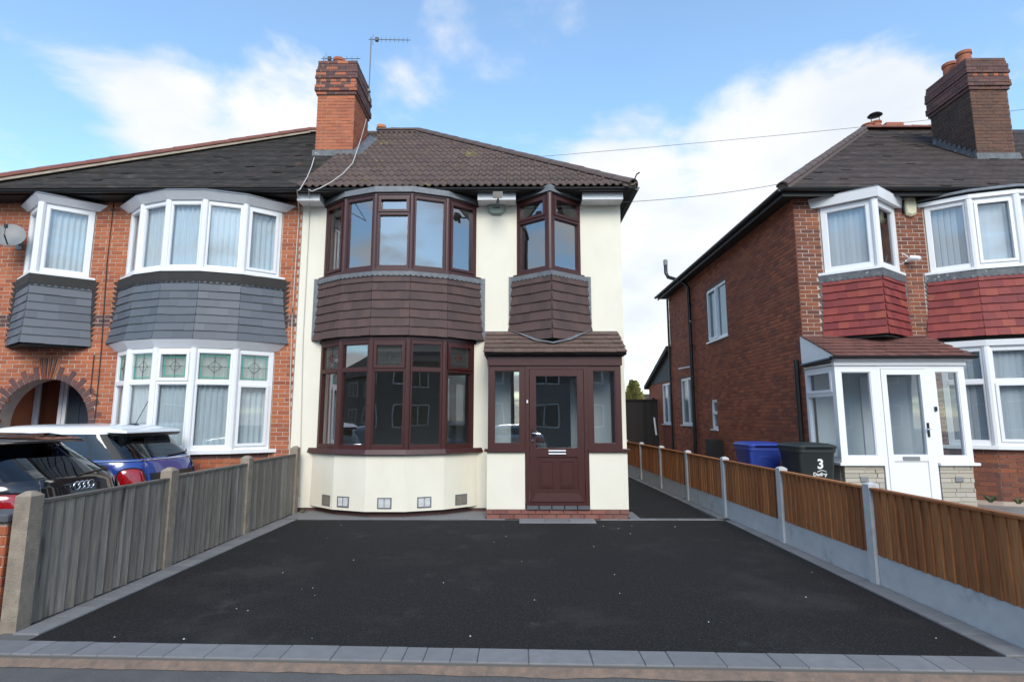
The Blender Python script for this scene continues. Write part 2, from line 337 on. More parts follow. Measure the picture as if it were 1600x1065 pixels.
def bevel(o, w=0.01, seg=2):
    bm = bmesh.new(); bm.from_mesh(o.data)
    bmesh.ops.remove_doubles(bm, verts=bm.verts, dist=1e-5)
    bmesh.ops.bevel(bm, geom=list(bm.edges), offset=w, segments=seg, affect='EDGES', profile=0.6)
    bm.to_mesh(o.data); bm.free(); smooth_edges(o, 35); return o
def jit(a): return random.uniform(-a, a)

# ------------------------------------------------------------------ bricks
BRICK_CACHE = {}
def brick_mesh(l, h, axis, sgn, m):
    """one brick, five visible faces: axis 'x' runs along x and faces -y, axis 'y' runs along y and faces sgn*x"""
    key = (round(l, 3), round(h, 3), axis, sgn, m.name)
    if key not in BRICK_CACHE:
        b = MB(); d = 0.05; e = 0.004
        if axis == 'x':
            P = lambda u, w, z: (u, w, z)
        else:
            P = lambda u, w, z: (-sgn * w, u, z)
        hl, hh = l / 2, h / 2
        vs = [P(-hl, d, -hh), P(hl, d, -hh), P(hl, d, hh), P(-hl, d, hh), P(-hl, e, -hh), P(hl, e, -hh), P(hl, e, hh), P(-hl, e, hh),
              P(-hl + e, 0, -hh + e), P(hl - e, 0, -hh + e), P(hl - e, 0, hh - e), P(-hl + e, 0, hh - e)]
        b.add(vs, [(0, 1, 5, 4), (1, 2, 6, 5), (2, 3, 7, 6), (3, 0, 4, 7), (4, 5, 9, 8), (5, 6, 10, 9), (6, 7, 11, 10), (7, 4, 8, 11), (8, 9, 10, 11)])
        me = b.mesh('brick'); me.materials.append(m); BRICK_CACHE[key] = me
    return BRICK_CACHE[key]
class Bricks:
    """collects bricks of one house; the nearest `most` become parts, the others one joined part"""
    def __init__(s): s.items = []
    def field(s, axis, fixed, u0, u1, z0, z1, m, holes=(), sgn=-1, keep=None, special=None, course=0.075, length=0.225, shift=0.0, force_stuff=False, out=None):
        k = 0; z = z0
        while z + course * 0.6 < z1:
            h = course - 0.010
            u = u0 - (length / 2 if k % 2 else 0) - shift
            while u < u1:
                a, b = max(u, u0), min(u + length, u1); zc = z + course / 2
                segs = [(a, b)]
                for (h0, h1, g0, g1) in holes:
                    if g0 < zc < g1:
                        ns = []
                        for (p, q) in segs:
                            if q <= h0 or p >= h1: ns.append((p, q)); continue
                            if p < h0: ns.append((p, h0))
                            if q > h1: ns.append((h1, q))
                        segs = ns
                for (p, q) in segs:
                    l = q - p - 0.010
                    if l < 0.035: continue
                    uc = (p + q) / 2
                    if keep and not keep(uc, zc): continue
                    mm = m
                    if special: mm = special(uc, zc, k) or m
                    f = fixed + (out(k) if out else 0)
                    j = jit(0.0025)
                    loc = (uc, f + j, zc) if axis == 'x' else (f + j, uc, zc)
                    s.items.append((Vector(loc), brick_mesh(round(l, 2), h, axis, sgn, mm), mm, force_stuff))
                u += length
            z += course; k += 1
    def build(s, parent, most, stuffname='brick_courses'):
        def score(it):
            p = it[0]; d = (p - Vector((0, 0, CAMH))).length
            return d * (1 if it[1].name else 1) + (100 if it[3] else 0) + (60 if abs(p.x) / p.y > 0.97 else 0)
        items = sorted(s.items, key=score)
        n = 0; rest = {}
        for it in items:
            if n < most and not it[3]:
                link('brick', it[1], parent, it[0]); n += 1
            else: rest.setdefault(it[2].name, []).append(it)
        for mn, its in rest.items():
            b = MB()
            for it in its:
                vs = [Vector(v.co) + it[0] for v in it[1].vertices]; b.add(vs, [tuple(p.vertices) for p in it[1].polygons])
            o = b.build(stuffname, MATS[mn], parent); o['kind'] = 'stuff'

def wall_holes(x0, x1, z0, z1, y, t, holes):
    """front wall at plane y, thickness t, with rectangular openings"""
    b = MB(); xs = sorted({x0, x1, *[v for h in holes for v in h[:2]]}); zs = sorted({z0, z1, *[v for h in holes for v in h[2:]]})
    xs = [v for v in xs if x0 <= v <= x1]; zs = [v for v in zs if z0 <= v <= z1]
    solid = lambda xc, zc: x0 < xc < x1 and z0 < zc < z1 and not any(h[0] < xc < h[1] and h[2] < zc < h[3] for h in holes)
    for i in range(len(xs) - 1):
        for j in range(len(zs) - 1):
            a, c, e, g = xs[i], xs[i + 1], zs[j], zs[j + 1]; xc, zc = (a + c) / 2, (e + g) / 2
            if not solid(xc, zc): continue
            b.quad((a, y, e), (c, y, e), (c, y, g), (a, y, g)); b.quad((c, y + t, e), (a, y + t, e), (a, y + t, g), (c, y + t, g))
            if not solid(a - 1e-4, zc): b.quad((a, y + t, e), (a, y, e), (a, y, g), (a, y + t, g))
            if not solid(c + 1e-4, zc): b.quad((c, y, e), (c, y + t, e), (c, y + t, g), (c, y, g))
            if not solid(xc, e - 1e-4): b.quad((a, y + t, e), (c, y + t, e), (c, y, e), (a, y, e))
            if not solid(xc, g + 1e-4): b.quad((a, y, g), (c, y, g), (c, y + t, g), (a, y + t, g))
    return b

# ------------------------------------------------------------------ windows
class Facet:
    """vertical plane through plan points A -> B (left to right seen from outside)"""
    def __init__(s, A, B):
        s.A = Vector((A[0], A[1], 0)); s.B = Vector((B[0], B[1], 0)); d = s.B - s.A; s.w = d.length; s.u = d.normalized()
        s.n = Vector((s.u.y, -s.u.x, 0))
    def p(s, u, n, z): q = s.A + s.u * u + s.n * n; return (q.x, q.y, z)
    def bar(s, mb, u0, u1, n0, n1, z0, z1):
        mb.hexa([s.p(u0, n1, z0), s.p(u1, n1, z0), s.p(u1, n0, z0), s.p(u0, n0, z0), s.p(u0, n1, z1), s.p(u1, n1, z1), s.p(u1, n0, z1), s.p(u0, n0, z1)])
def rect_frame(F, mb, u0, u1, z0, z1, w, n0, n1):
    F.bar(mb, u0, u1, n0, n1, z0, z0 + w); F.bar(mb, u0, u1, n0, n1, z1 - w, z1)
    F.bar(mb, u0, u0 + w, n0, n1, z0 + w, z1 - w); F.bar(mb, u1 - w, u1, n0, n1, z0 + w, z1 - w)
def window(parent, A, B, z0, z1, m, g, fw=0.055, transom=None, sash=(), cols=1, leaded=None, name='window', top_g=None, n_out=0.02, sashw=0.045, ends=(0, 0)):
    """frame with one or two rows of lights; sash: which (row, col) cells carry a proud opening sash"""
    F = Facet(A, B); fr = MB(); e0, e1 = ends
    u0, u1 = e0, F.w - e1
    rect_frame(F, fr, u0, u1, z0, z1, fw, -0.05, n_out)
    rows = [(z0 + fw, z1 - fw)] if transom is None else [(z0 + fw, transom - fw * 0.5), (transom + fw * 0.5, z1 - fw)]
    if transom is not None: F.bar(fr, u0 + fw, u1 - fw, -0.05, n_out + 0.004, transom - fw * 0.5, transom + fw * 0.5)
    cw = (u1 - u0 - 2 * fw - (cols - 1) * fw) / cols; panes = []
    for c in range(cols):
        a = u0 + fw + c * (cw + fw)
        if c: F.bar(fr, a - fw, a, -0.05, n_out + 0.002, z0 + fw, z1 - fw)
        for r, (q0, q1) in enumerate(rows):
            b0, b1, c0, c1 = a, a + cw, q0, q1
            if (r, c) in sash:
                rect_frame(F, fr, b0 - 0.012, b1 + 0.012, c0 - 0.012, c1 + 0.012, sashw, -0.02, n_out + 0.022)
                b0 += sashw - 0.012; b1 -= sashw - 0.012; c0 += sashw - 0.012; c1 -= sashw - 0.012
            else:                                       # glazing bead
                rect_frame(F, fr, b0, b1, c0, c1, 0.012, -0.03, n_out - 0.012)
            panes.append((b0, b1, c0, c1, r))
    fo = fr.build(name, m, parent)
    for (b0, b1, c0, c1, r) in panes:
        pb = MB(); pb.quad(F.p(b0, -0.022, c0), F.p(b1, -0.022, c0), F.p(b1, -0.022, c1), F.p(b0, -0.022, c1))
        top = r == len(rows) - 1 and len(rows) > 1
        pb.build('pane', (top_g if (top and top_g) else g), fo)
        if leaded and top:
            lb = MB(); um, zm = (b0 + b1) / 2, (c0 + c1) / 2; w_, h_ = (b1 - b0), (c1 - c0)
            i = 0.16 * w_; t = 0.003
            rect_frame(F, lb, b0 + i * .5, b1 - i * .5, c0 + i * .5, c1 - i * .5, leaded[1], -0.021, -0.012)
            lb.build('leaded_border', leaded[0], fo)
            l2 = MB()
            F.bar(l2, um - t, um + t, -0.0205, -0.014, c0, c1); F.bar(l2, b0, b1, -0.0203, -0.0142, zm - t, zm + t)
            for sx in (-1, 1):
                for sz in (-1, 1):
                    l2.tube([F.p(um + sx * w_ * .22, -0.016, zm), F.p(um, -0.016, zm + sz * h_ * .22)], 0.0035, 4)
            l2.build('lead_came', M_LEAD_CAME, fo)
            if len(leaded) > 2:
                l3 = MB()
                for q in range(8):
                    an = q * math.pi / 4; l3.tube([F.p(um, -0.0135, zm), F.p(um + math.cos(an) * w_ * .17, -0.0135, zm + math.sin(an) * w_ * .17)], 0.004, 4)
                l3.build('glass_motif', leaded[2], fo)
    return fo
def curtain(parent, A, B, z0, z1, m=None, back=0.085, wave=0.014, pitch=0.085, name='curtain', gap=None):
    F = Facet(A, B); b = MB(); n = max(6, int(F.w / pitch * 8)); top = []; bot = []
    for i in range(n + 1):
        u = F.w * i / n; o = -back + wave * math.sin(u / pitch * 2 * math.pi + 0.6 * math.sin(u * 9))
        top.append(F.p(u, o, z1)); bot.append(F.p(u, o * 1.0 + wave * .3 * math.sin(u * 31), z0))
    vs = bot + top
    fs = [(i, i + 1, n + 2 + i, n + 1 + i) for i in range(n) if not (gap and gap[0] < (i + .5) / n < gap[1])]
    b.add(vs, fs)
    o = b.build(name, m or M_CURT, parent, True); return o
def blinds(parent, A, B, z0, z1, back=0.10, w=0.09, ang=0.35):
    """vertical blind, every louvre a piece"""
    F = Facet(A, B); n = int(F.w / (w * 0.9))
    for i in range(n):
        u = (i + .5) * F.w / n; b = MB(); du = w / 2 * math.cos(ang); dn = w / 2 * math.sin(ang)
        F2 = F; b.quad(F.p(u - du, -back - dn, z0), F.p(u + du, -back + dn, z0), F.p(u + du, -back + dn, z1), F.p(u - du, -back - dn, z1))
        b.build('blind_slat', M_BLIND, parent)
def mullions(parent, pts, z0, z1, m, r=0.048, inner=True):
    for i, p in enumerate(pts):
        if inner and i in (0, len(pts) - 1): continue
        b = MB(); b.lathe((p[0], p[1] , z0), [(r, 0), (r, z1 - z0)], 10); b.build('mullion', m, parent, False)
def offset_poly(pts, d):
    """move a polyline of plan points outward (towards -y side) by d, mitred"""
    out = []; n = len(pts)
    ns = [Facet(pts[i], pts[i + 1]).n for i in range(n - 1)]
    for i, p in enumerate(pts):
        if i == 0: nn = ns[0]; k = 1 / max(0.35, -ns[0].y) ; q = Vector((p[0] + (nn.x / -nn.y if False else 0), p[1], 0)); q = Vector((p[0], p[1], 0)) + Vector((1 if nn.x > 0 else -1, 0, 0)) * d / max(0.3, abs(nn.x)) * (1 if abs(nn.x) > 1e-3 else 0)
        elif i == n - 1: nn = ns[-1]; q = Vector((p[0], p[1], 0)) + Vector((1 if nn.x > 0 else -1, 0, 0)) * d / max(0.3, abs(nn.x)) * (1 if abs(nn.x) > 1e-3 else 0)
        else:
            b = (ns[i - 1] + ns[i]).normalized(); q = Vector((p[0], p[1], 0)) + b * d / b.dot(ns[i])
        out.append((q.x, q.y))
    return out
def slab(parent, name, pts, d, z0, z1, m, back, dtop=None):
    """bay-shaped slab from the wall plane (y = back) out to the plan polyline moved by d (dtop at the top)"""
    lo = offset_poly(pts, d); hi = offset_poly(pts, d if dtop is None else dtop)
    n = len(pts); b = MB()
    ring0 = [(p[0], p[1], z0) for p in lo] + [(lo[-1][0], back, z0), (lo[0][0], back, z0)]
    ring1 = [(p[0], p[1], z1) for p in hi] + [(hi[-1][0], back, z1), (hi[0][0], back, z1)]
    b.loft([ring0, ring1]); return b.build(name, m, parent)

def tile_apron(parent, pts, z0, z1, rows, m, flare, tw=0.165, name='hanging_tile', base=0.02, proud=0.027, th=0.013, rowshift=True, backm=None):
    """tile hanging on every facet of a bay, each tile a piece; flares outward to its foot"""
    off = lambda v: base + flare * (1 - v) ** 2.0       # v 0 at the foot, 1 at the top
    prof = lambda v: [Vector((p[0], p[1], z0 + (z1 - z0) * v)) for p in offset_poly(pts, off(v))]
    b = MB(); K = 6
    b.loft([[tuple(p) for p in prof(k / K)] for k in range(K + 1)], close=False, caps=False)
    b.build('apron_backing', backm or M_FELT, parent)
    for r in range(rows):
        va, vb = r / rows, min(1.0, (r + 1.12) / rows); pa, pb = prof(va), prof(vb)
        for i in range(len(pts) - 1):
            n = Facet(pts[i], pts[i + 1]).n; w = (pa[i + 1] - pa[i]).length; c = max(1, round(w / tw))
            cuts = [k / c for k in range(c + 1)]
            if r % 2 and rowshift: cuts = [0] + [(k + .5) / c for k in range(c)] + [1]
            for k in range(len(cuts) - 1):
                g = 0.0006 / w; s0, s1 = cuts[k] + g, cuts[k + 1] - g
                A, B = pa[i].lerp(pa[i + 1], s0), pa[i].lerp(pa[i + 1], s1); C, D = pb[i].lerp(pb[i + 1], s1), pb[i].lerp(pb[i + 1], s0)
                j = jit(0.003); dz = Vector((0, 0, jit(0.004)))
                fo, ft = n * (proud + j), n * (0.004 + j * .3)
                t = n * -th
                q = MB(); q.hexa([A + fo + dz, B + fo + dz, B + fo + t + dz, A + fo + t + dz, D + ft, C + ft, C + ft + t, D + ft + t])
                q.build(name, m, parent)
def scallop_strip(parent, pts, z_lo, z_hi, d, m, pitch=0.09, name='lead_flashing', bump=0.028):
    o = offset_poly(pts, d); b = MB()
    for i in range(len(o) - 1):
        A, B = Vector((*o[i], 0)), Vector((*o[i + 1], 0)); w = (B - A).length; n = max(2, round(w / pitch)); K = n * 6
        lo = []; hi = []
        for k in range(K + 1):
            s = k / K; p = A.lerp(B, s); ph = (s * n) % 1.0
            lo.append((p.x, p.y, z_lo - bump * math.sin(math.pi * ph))); hi.append((p.x, p.y, z_hi))
        b.add(lo + hi, [(k, k + 1, K + 2 + k, K + 1 + k) for k in range(K)])
    return b.build(name, m, parent)
def saw_strip(parent, x, y, z0, z1, w, sgn, m, n=12, name='lead_flashing', thick=0.01):
    """stepped flashing up the wall beside a bay"""
    b = MB(); h = (z1 - z0) / n
    for k in range(n):
        a = z0 + k * h
        p = [(x, y - thick, a), (x + sgn * w * .45, y - thick, a), (x + sgn * w, y - thick, a + h), (x, y - thick, a + h)]
        q = [(v[0], y + 0.0, v[2]) for v in p]
        if sgn < 0: p = p[::-1]; q = q[::-1]
        b.hexa([p[0], p[1], q[1], q[0], p[3], p[2], q[2], q[3]])
    return b.build(name, m, parent)

# ------------------------------------------------------------------ roofs
class Slope:
    """front roof slope: u along x, v up the slope from the eave"""
    def __init__(s, ye, ze, yr, zr):
        s.o = Vector((0, ye, ze)); s.d = Vector((0, yr - ye, zr - ze)); s.L = s.d.length; s.d.normalize(); s.n = Vector((0, -s.d.z, s.d.y))
    def p(s, u, v, h=0.0): return Vector((u, 0, 0)) + s.o + s.d * v + s.n * h
def plain_tiles(parent, sl, x_lo, x_hi, m, gauge=0.1, tw=0.165, name='roof_tiles', skip=None, vmax=None):
    """small plain tiles, laid course by course with uneven edges, joined (too fine to pick apart)"""
    b = MB(); rows = int((vmax or sl.L) / gauge)
    for r in range(rows):
        v = r * gauge; a, c = x_lo(v + gauge * .5), x_hi(v + gauge * .5); u = a - random.random() * tw
        u = math.floor(a / tw) * tw - (tw / 2 if r % 2 else 0)
        sag = 0.006 * math.sin(r * 1.3)
        while u < c:
            u0, u1 = max(u + .002, a), min(u + tw - .002, c); u += tw
            if u1 - u0 < 0.03: continue
            if skip and skip((u0 + u1) / 2, v): continue
            j = jit(0.004); k = jit(0.006); lift = random.random() < 0.03
            h0 = 0.017 + j * .5 + sag * .4 + (0.010 if lift else 0); h1 = 0.006
            P = sl.p
            vs = [P(u0, v + k, h0 - .010), P(u1, v + k, h0 - .010), P(u1, v + k, h0), P(u0, v + k, h0), P(u0, v + gauge * 1.1, h1), P(u1, v + gauge * 1.1, h1)]
            b.add(vs, [(0, 1, 2, 3), (3, 2, 5, 4)])
    o = b.build(name, m, parent); o['kind'] = 'stuff'; return o
def pantile_mesh(w, l):
    """double-roll interlocking tile, local: x across, y up the slope, z out; lower end lifted over the course below"""
    b = MB(); K = 16; pts = []
    for k in range(K + 1):
        s = k / K; ph = (s * 2) % 1.0 if k < K else 1.0
        z = 0.034 * max(0.0, math.sin(math.pi * min(1, ph / 0.62))) ** 0.9 if ph < 0.62 else 0.0
        pts.append((s * w - w / 2, z))
    lo = [(x, 0, z + .034) for x, z in pts]; lod = [(x, 0, z + .010) for x, z in pts]; hi = [(x, l, z + .004) for x, z in pts]
    n = K + 1
    b.add(lo + hi + lod, [(k, k + 1, n + k + 1, n + k) for k in range(K)] + [(2 * n + k, 2 * n + k + 1, k + 1, k) for k in range(K)])
    return b
def ridge_tiles(parent, A, B, m, name='ridge_tile', r=0.13, length=0.42, up=Vector((0, 0, 1)), flat=0.75, bed=None):
    A, B = Vector(A), Vector(B); d = (B - A); L = d.length; d.normalize(); n = max(1, round(L / length)); sd = d.cross(up).normalized(); un = sd.cross(d).normalized()
    for i in range(n):
        p, q = A + d * (L * i / n - .012), A + d * (L * (i + 1) / n + .012); b = MB(); rings = []
        for (c, rr) in ((p, r * 1.04), (q, r * .97)):
            ring = [c + sd * rr * math.cos(a) + un * (rr * flat * math.sin(a)) for a in [math.pi * k / 10 for k in range(11)]]
            ring += [c + sd * (rr - .02) * math.cos(a) + un * ((rr - .02) * flat * math.sin(a) - .01) for a in [math.pi * k / 10 for k in range(10, -1, -1)]]
            rings.append([v + un * jit(.004) for v in ring])
        b.loft(rings); o = b.build(name, m, parent); smooth_edges(o, 50)
    if bed:
        b = MB(); rings = []
        for c in (A, B): rings.append([c + sd * r * 1.12 + un * -.07, c + sd * r * .6 + un * .03, c - sd * r * .6 + un * .03, c - sd * r * 1.12 + un * -.07])
        b.loft(rings); b.build('mortar_bedding', bed, parent)
def clip(o, co, no):
    bm = bmesh.new(); bm.from_mesh(o.data)
    bmesh.ops.bisect_plane(bm, geom=bm.verts[:] + bm.edges[:] + bm.faces[:], plane_co=co, plane_no=no, clear_outer=True)
    bm.to_mesh(o.data); bm.free()

# ================================================================== SETTING
W = 9.8                                                  # front wall plane of all three houses (m from the camera)
g = MB().quad((-400, -60, -0.10), (400, -60, -0.10), (400, 900, -0.10), (-400, 900, -0.10)).build('ground', M_GRASS); g['kind'] = 'structure'
FY = lambda x: 4.09 - 0.03 * x                           # front edge of the black asphalt
pv = MB()
nx = 40
for i in range(nx):                                      # worn tarmac pavement and road in front, with a sandy verge against the edging
    a, b_ = -30 + 60 * i / nx, -30 + 60 * (i + 1) / nx
    pv.quad((a, -7, -0.062), (b_, -7, -0.062), (b_, FY(b_) - .235, -0.048), (a, FY(a) - .235, -0.048))
p = pv.build('pavement', M_ROAD); p['kind'] = 'structure'
ds = MB(); n = 120
for i in range(n):
    a, b_ = -4.2 + 9 * i / n, -4.2 + 9 * (i + 1) / n
    wa, wb = [.055 + .035 * mnoise.noise(Vector((t * 2.3, 1, 0))) + .02 * mnoise.noise(Vector((t * 11, 4, 0))) for t in (a, b_)]
    ds.quad((a, FY(a) - .235 - wa, -0.044), (b_, FY(b_) - .235 - wb, -0.044), (b_, FY(b_) - .221, -0.010), (a, FY(a) - .221, -0.010))
p = ds.build('verge_dirt', M_DIRT); p['kind'] = 'structure'

FLX = lambda y: -3.56 + 0.012 * (y - 4.2)                # inner edges of the left and right edging strips
FRX = lambda y: 3.30 - 0.012 * (y - 4.0)
drive = MB(); K = 24
for i in range(K):
    for j in range(K):
        def q(a, b2):
            y = FY(0) + (9.0 - FY(0)) * b2; x0, x1 = FLX(y), FRX(y); x = x0 + (x1 - x0) * a
            y = FY(x) + (9.0 - FY(x)) * b2
            return (x, y, 0.004 * mnoise.noise(Vector((x * .9, y * .9, 0))) - .001)
        drive.quad(q(i / K, j / K), q((i + 1) / K, j / K), q((i + 1) / K, (j + 1) / K), q(i / K, (j + 1) / K))
drive_o = drive.build('driveway', M_ASPH); drive_o['kind'] = 'structure'; drive_o.data.shade_smooth()
path_o = MB().quad((1.95, 9.12, .0), (3.14, 9.12, .0), (3.02, 24, .0), (1.95, 24, .0)).build('side_path', M_ASPH); path_o['kind'] = 'structure'
# bedding below the edging
bed = MB()
bed.hexa([(-3.95, FY(-3.95) - .225, -.09), (3.9, FY(3.9) - .225, -.09), (3.9, FY(3.9), -.09), (-3.95, FY(-3.95), -.09), (-3.95, FY(-3.95) - .225, .0), (3.9, FY(3.9) - .225, .0), (3.9, FY(3.9), .0), (-3.95, FY(-3.95), .0)])
bed.hexa([(-3.86, 4.15, -.09), (FLX(4.2), 4.15, -.09), (FLX(9.2), 9.2, -.09), (-3.76, 9.2, -.09), (-3.86, 4.15, .0), (FLX(4.2), 4.15, .0), (FLX(9.2), 9.2, .0), (-3.76, 9.2, .0)])
bed.hexa([(FRX(4), 4.0, -.09), (3.62, 4.0, -.09), (3.36, 9.2, -.09), (FRX(9.2), 9.2, -.09), (FRX(4), 4.0, .0), (3.62, 4.0, .0), (3.36, 9.2, .0), (FRX(9.2), 9.2, .0)])
bed.box(-3.76, 3.36, 9.001, 9.13, -.09, .0)
bed.build('edging_bed', M_PAVEJ, drive_o)
def paver(pts, z=.012, name='paving_block', m=M_PAVER):
    """one block from four plan corners, chamfered"""
    c = Vector((sum(p[0] for p in pts) / 4, sum(p[1] for p in pts) / 4, 0)); lo = []; mid = []; top = []
    dz = jit(.002)
    for p in pts:
        v = Vector((p[0], p[1], 0)); d = (c - v).normalized(); v = v + d * .002; t = v + d * .005
        lo.append((v.x, v.y, -.07)); mid.append((v.x, v.y, z - .006 + dz)); top.append((t.x, t.y, z + dz))
    b = MB(); b.loft([lo, mid, top]); return b.build(name, m, drive_o)
x = -3.95                                                # front row: mixed block widths, laid on edge to the pavement
while x < 3.85:
    w = random.choice([.14, .18, .22, .28, .34, .42]); x1 = min(x + w, 3.9)
    paver([(x, FY(x) - .22), (x1, FY(x1) - .22), (x1, FY(x1)), (x, FY(x))]); x = x1
y = 4.32                                                 # left and right rows
while y < 9.0:
    y1 = min(y + random.choice([.16, .21, .24]), 9.0); paver([(-3.76, y), (FLX(y), y), (FLX(y1), y1), (-3.76, y1)]); y = y1
y = 4.02
while y < 8.98:
    y1 = min(y + random.choice([.16, .21, .24]), 8.98)
    o = lambda t: 3.47 - .03 * (t - 5.66)
    paver([(FRX(y), y), (o(y), y), (o(y1), y1), (FRX(y1), y1)]); y = y1
x = -3.5                                                 # thin row across the foot of the house and the slab at the door
while x < 3.24:
    x1 = min(x + .3, 3.24)
    if x1 < .05 or x > 1.15: paver([(x, 9.0), (x1, 9.0), (x1, 9.045), (x, 9.045)], name='edging_strip')
    x = x1
for a, b_ in ((.02, .42), (.42, .80), (.80, 1.20)): paver([(a, 8.74), (b_, 8.74), (b_, 9.045), (a, 9.045)], .020, 'threshold_slab')
dc = MB().box(-3.45, 3.1, 9.047, 9.075, -.05, .006).build('drain_channel', M_GUTTER, drive_o)
fp = MB().box(-3.76, -.52, 9.077, 9.9, -.08, .004); fp.box(1.79, 3.16, 9.077, 9.118, -.08, .010); fp.box(1.79, 1.95, 9.12, 9.75, -.08, .008)
fo = fp.build('concrete_apron', M_PAVER); fo['kind'] = 'structure'
y = 9.2
while y < 20:                                            # edging of the side path along the fence
    y1 = y + .24; o = lambda t: 3.47 - .03 * (t - 5.66); paver([(o(y) - .16, y), (o(y) + .02, y), (o(y1) + .02, y1), (o(y1) - .16, y1)]); y = y1
# small pale chips of stone on the black asphalt
ch = MB()
for i in range(34):
    x, y = random.uniform(-3.2, 3.1), random.uniform(4.2, 8.8); r = random.uniform(.004, .010)
    ch.add([(x + r * math.cos(a) * random.uniform(.7, 1.2), y + r * math.sin(a), .004) for a in (0, 1.5, 3.1, 4.6)] + [(x, y, .004 + r * .8)], [(0, 1, 4), (1, 2, 4), (2, 3, 4), (3, 0, 4)])
co = ch.build('stone_chips', M_CONC, drive_o); co['kind'] = 'stuff'
# forecourts of the two neighbours
lf = MB().quad((-14, 4.1, -.03), (-3.86, 4.1, -.03), (-3.80, W, .05), (-14, W, .05)).build('neighbour_drive', M_ROAD); lf['kind'] = 'structure'
rf = MB(); rf.quad((3.62, 3.6, -.02), (16, 3.6, -.02), (16, 8.4, .28), (3.42, 8.4, .10)); rf.quad((3.42, 8.4, .10), (16, 8.4, .28), (16, W, .30), (3.35, W, .10)); rf.quad((3.35, W, .10), (5.1, W, .12), (5.1, 24, .10), (3.0, 24, .10))
rfo = rf.build('garden_gravel', M_GRAVEL); rfo['kind'] = 'structure'

# ================================================================== HOUSES
def room(parent, x0, x1, z0, z1, m=M_INT, y0=W + .26, y1=W + 3.6):
    b = MB(); b.quad((x0, y1, z0), (x1, y1, z0), (x1, y1, z1), (x0, y1, z1)); b.quad((x0, y0, z0), (x0, y1, z0), (x0, y1, z1), (x0, y0, z1))
    b.quad((x1, y1, z0), (x1, y0, z0), (x1, y0, z1), (x1, y1, z1)); b.quad((x0, y0, z0), (x1, y0, z0), (x1, y1, z0), (x0, y1, z0)); b.quad((x0, y1, z1), (x1, y1, z1), (x1, y0, z1), (x0, y0, z1))
    return b.build('room', m, parent)
def bow(cx, hw=1.40, w=W): 
    k = hw / 1.40
    return [(cx - hw, w), (cx - .92 * k, w - .38), (cx - .32 * k, w - .60), (cx + .32 * k, w - .60), (cx + .92 * k, w - .38), (cx + hw, w)]
def vee(cx, hw=.57, d=.45, w=W): return [(cx - hw, w), (cx, w - d), (cx + hw, w)]
def chimney(parent, x0, x1, y0, y1, zb, zn, zt, m_low, m_cap, m_mort, side, bricks, pots, most_front=True, bond=0.0, m_side=None, m_dent=None):
    """stack with oversailing courses; front bricks single pieces, the receding side joined"""
    core = MB().box(x0 + .008, x1 - .008, y0 + .008, y1, zb - .9, zt - .06)
    fn = int(round((zt - zn) / .075))
    prof = ([.03, .06, .06, .04, .04, .06, .05, .05, .03, .02, .02, .02])[:fn]
    for k, o in enumerate(prof[:fn]):
        z = zn + k * .075; core.box(x0 - o + .008, x1 + o - .008, y0 - o + .008, y1 + o, z + .004, z + .071)
    co = core.build('chimney_core', m_mort, parent)
    sx = x1 if side > 0 else x0
    c0 = zb - math.floor(.9 / .075) * .075
    bricks.field('x', y0, x0, x1, zb - .3, zn, m_low, shift=bond)
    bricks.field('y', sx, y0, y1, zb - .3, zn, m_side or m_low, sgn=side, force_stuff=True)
    for k, o in enumerate(prof[:fn]):
        z = zn + k * .075
        dent = (k == 4)
        bricks.field('x', y0 - o, x0 - o, x1 + o, z, z + .075, ((m_dent or m_low) if dent else m_cap), shift=.1125 * (k % 2), length=.1125 if dent else .225,
                     special=(lambda u, zz, kk, dent=dent: ((m_cap if int(u * 8.9) % 2 else None) if dent else (m_low if random.random() < .22 else None))))
        bricks.field('y', sx + side * o, y0 - o, y1 + o, z, z + .075, m_cap, sgn=side, force_stuff=True, shift=.1125 * (k % 2))
    for (px_, py_, r_, h_, m_) in pots:
        b = MB(); b.lathe((px_, py_, zt - .03), [(r_, 0), (r_ * .93, h_ * .75), (r_ * 1.08, h_ * .8), (r_ * 1.08, h_), (r_ * .85, h_), (r_ * .8, h_ * .5), (0.01, h_ * .45)], 18)
        o = b.build('chimney_pot', m_, parent); smooth_edges(o, 40)

# ------------------------------------------------------------------ the cream rendered house
HX0, HX1 = -3.99, 1.90
CB = -2.15
H = thing('rendered_house', 'cream rendered semi-detached house with dark brown window frames and porch, behind the black driveway', 'house', (-1.0, W, 0))
ub = bow(CB, 1.38); lbp = bow(CB, 1.36); cv = vee(.57)
wall_holes(HX0, HX1, .06, 5.63, W, .25, [(CB - 1.34, CB + 1.34, 4.05, 5.50), (CB - 1.32, CB + 1.32, 1.02, 2.92), (.04, 1.10, 4.12, 5.55), (-.30, 1.52, .06, 2.50)]).build('front_wall', M_RENDER, H)
MB().box(HX1 - .25, HX1, W + .251, 17.4, .06, 5.63).box(HX0 + .02, HX1, 17.401, 17.6, .06, 5.63).build('side_wall', M_RENDER, H)
MB().box(HX0 + .02, HX1 - .03, W + .03, 17.5, -.08, .058).build('plinth', M_BRICK_D, H)
room(H, HX0 + .1, -.55, 2.80, 5.52); room(H, -.45, HX1 - .27, 2.80, 5.52); room(H, HX0 + .1, -.55, .10, 2.72); room(H, -.45, HX1 - .27, .10, 2.72, M_INTW)
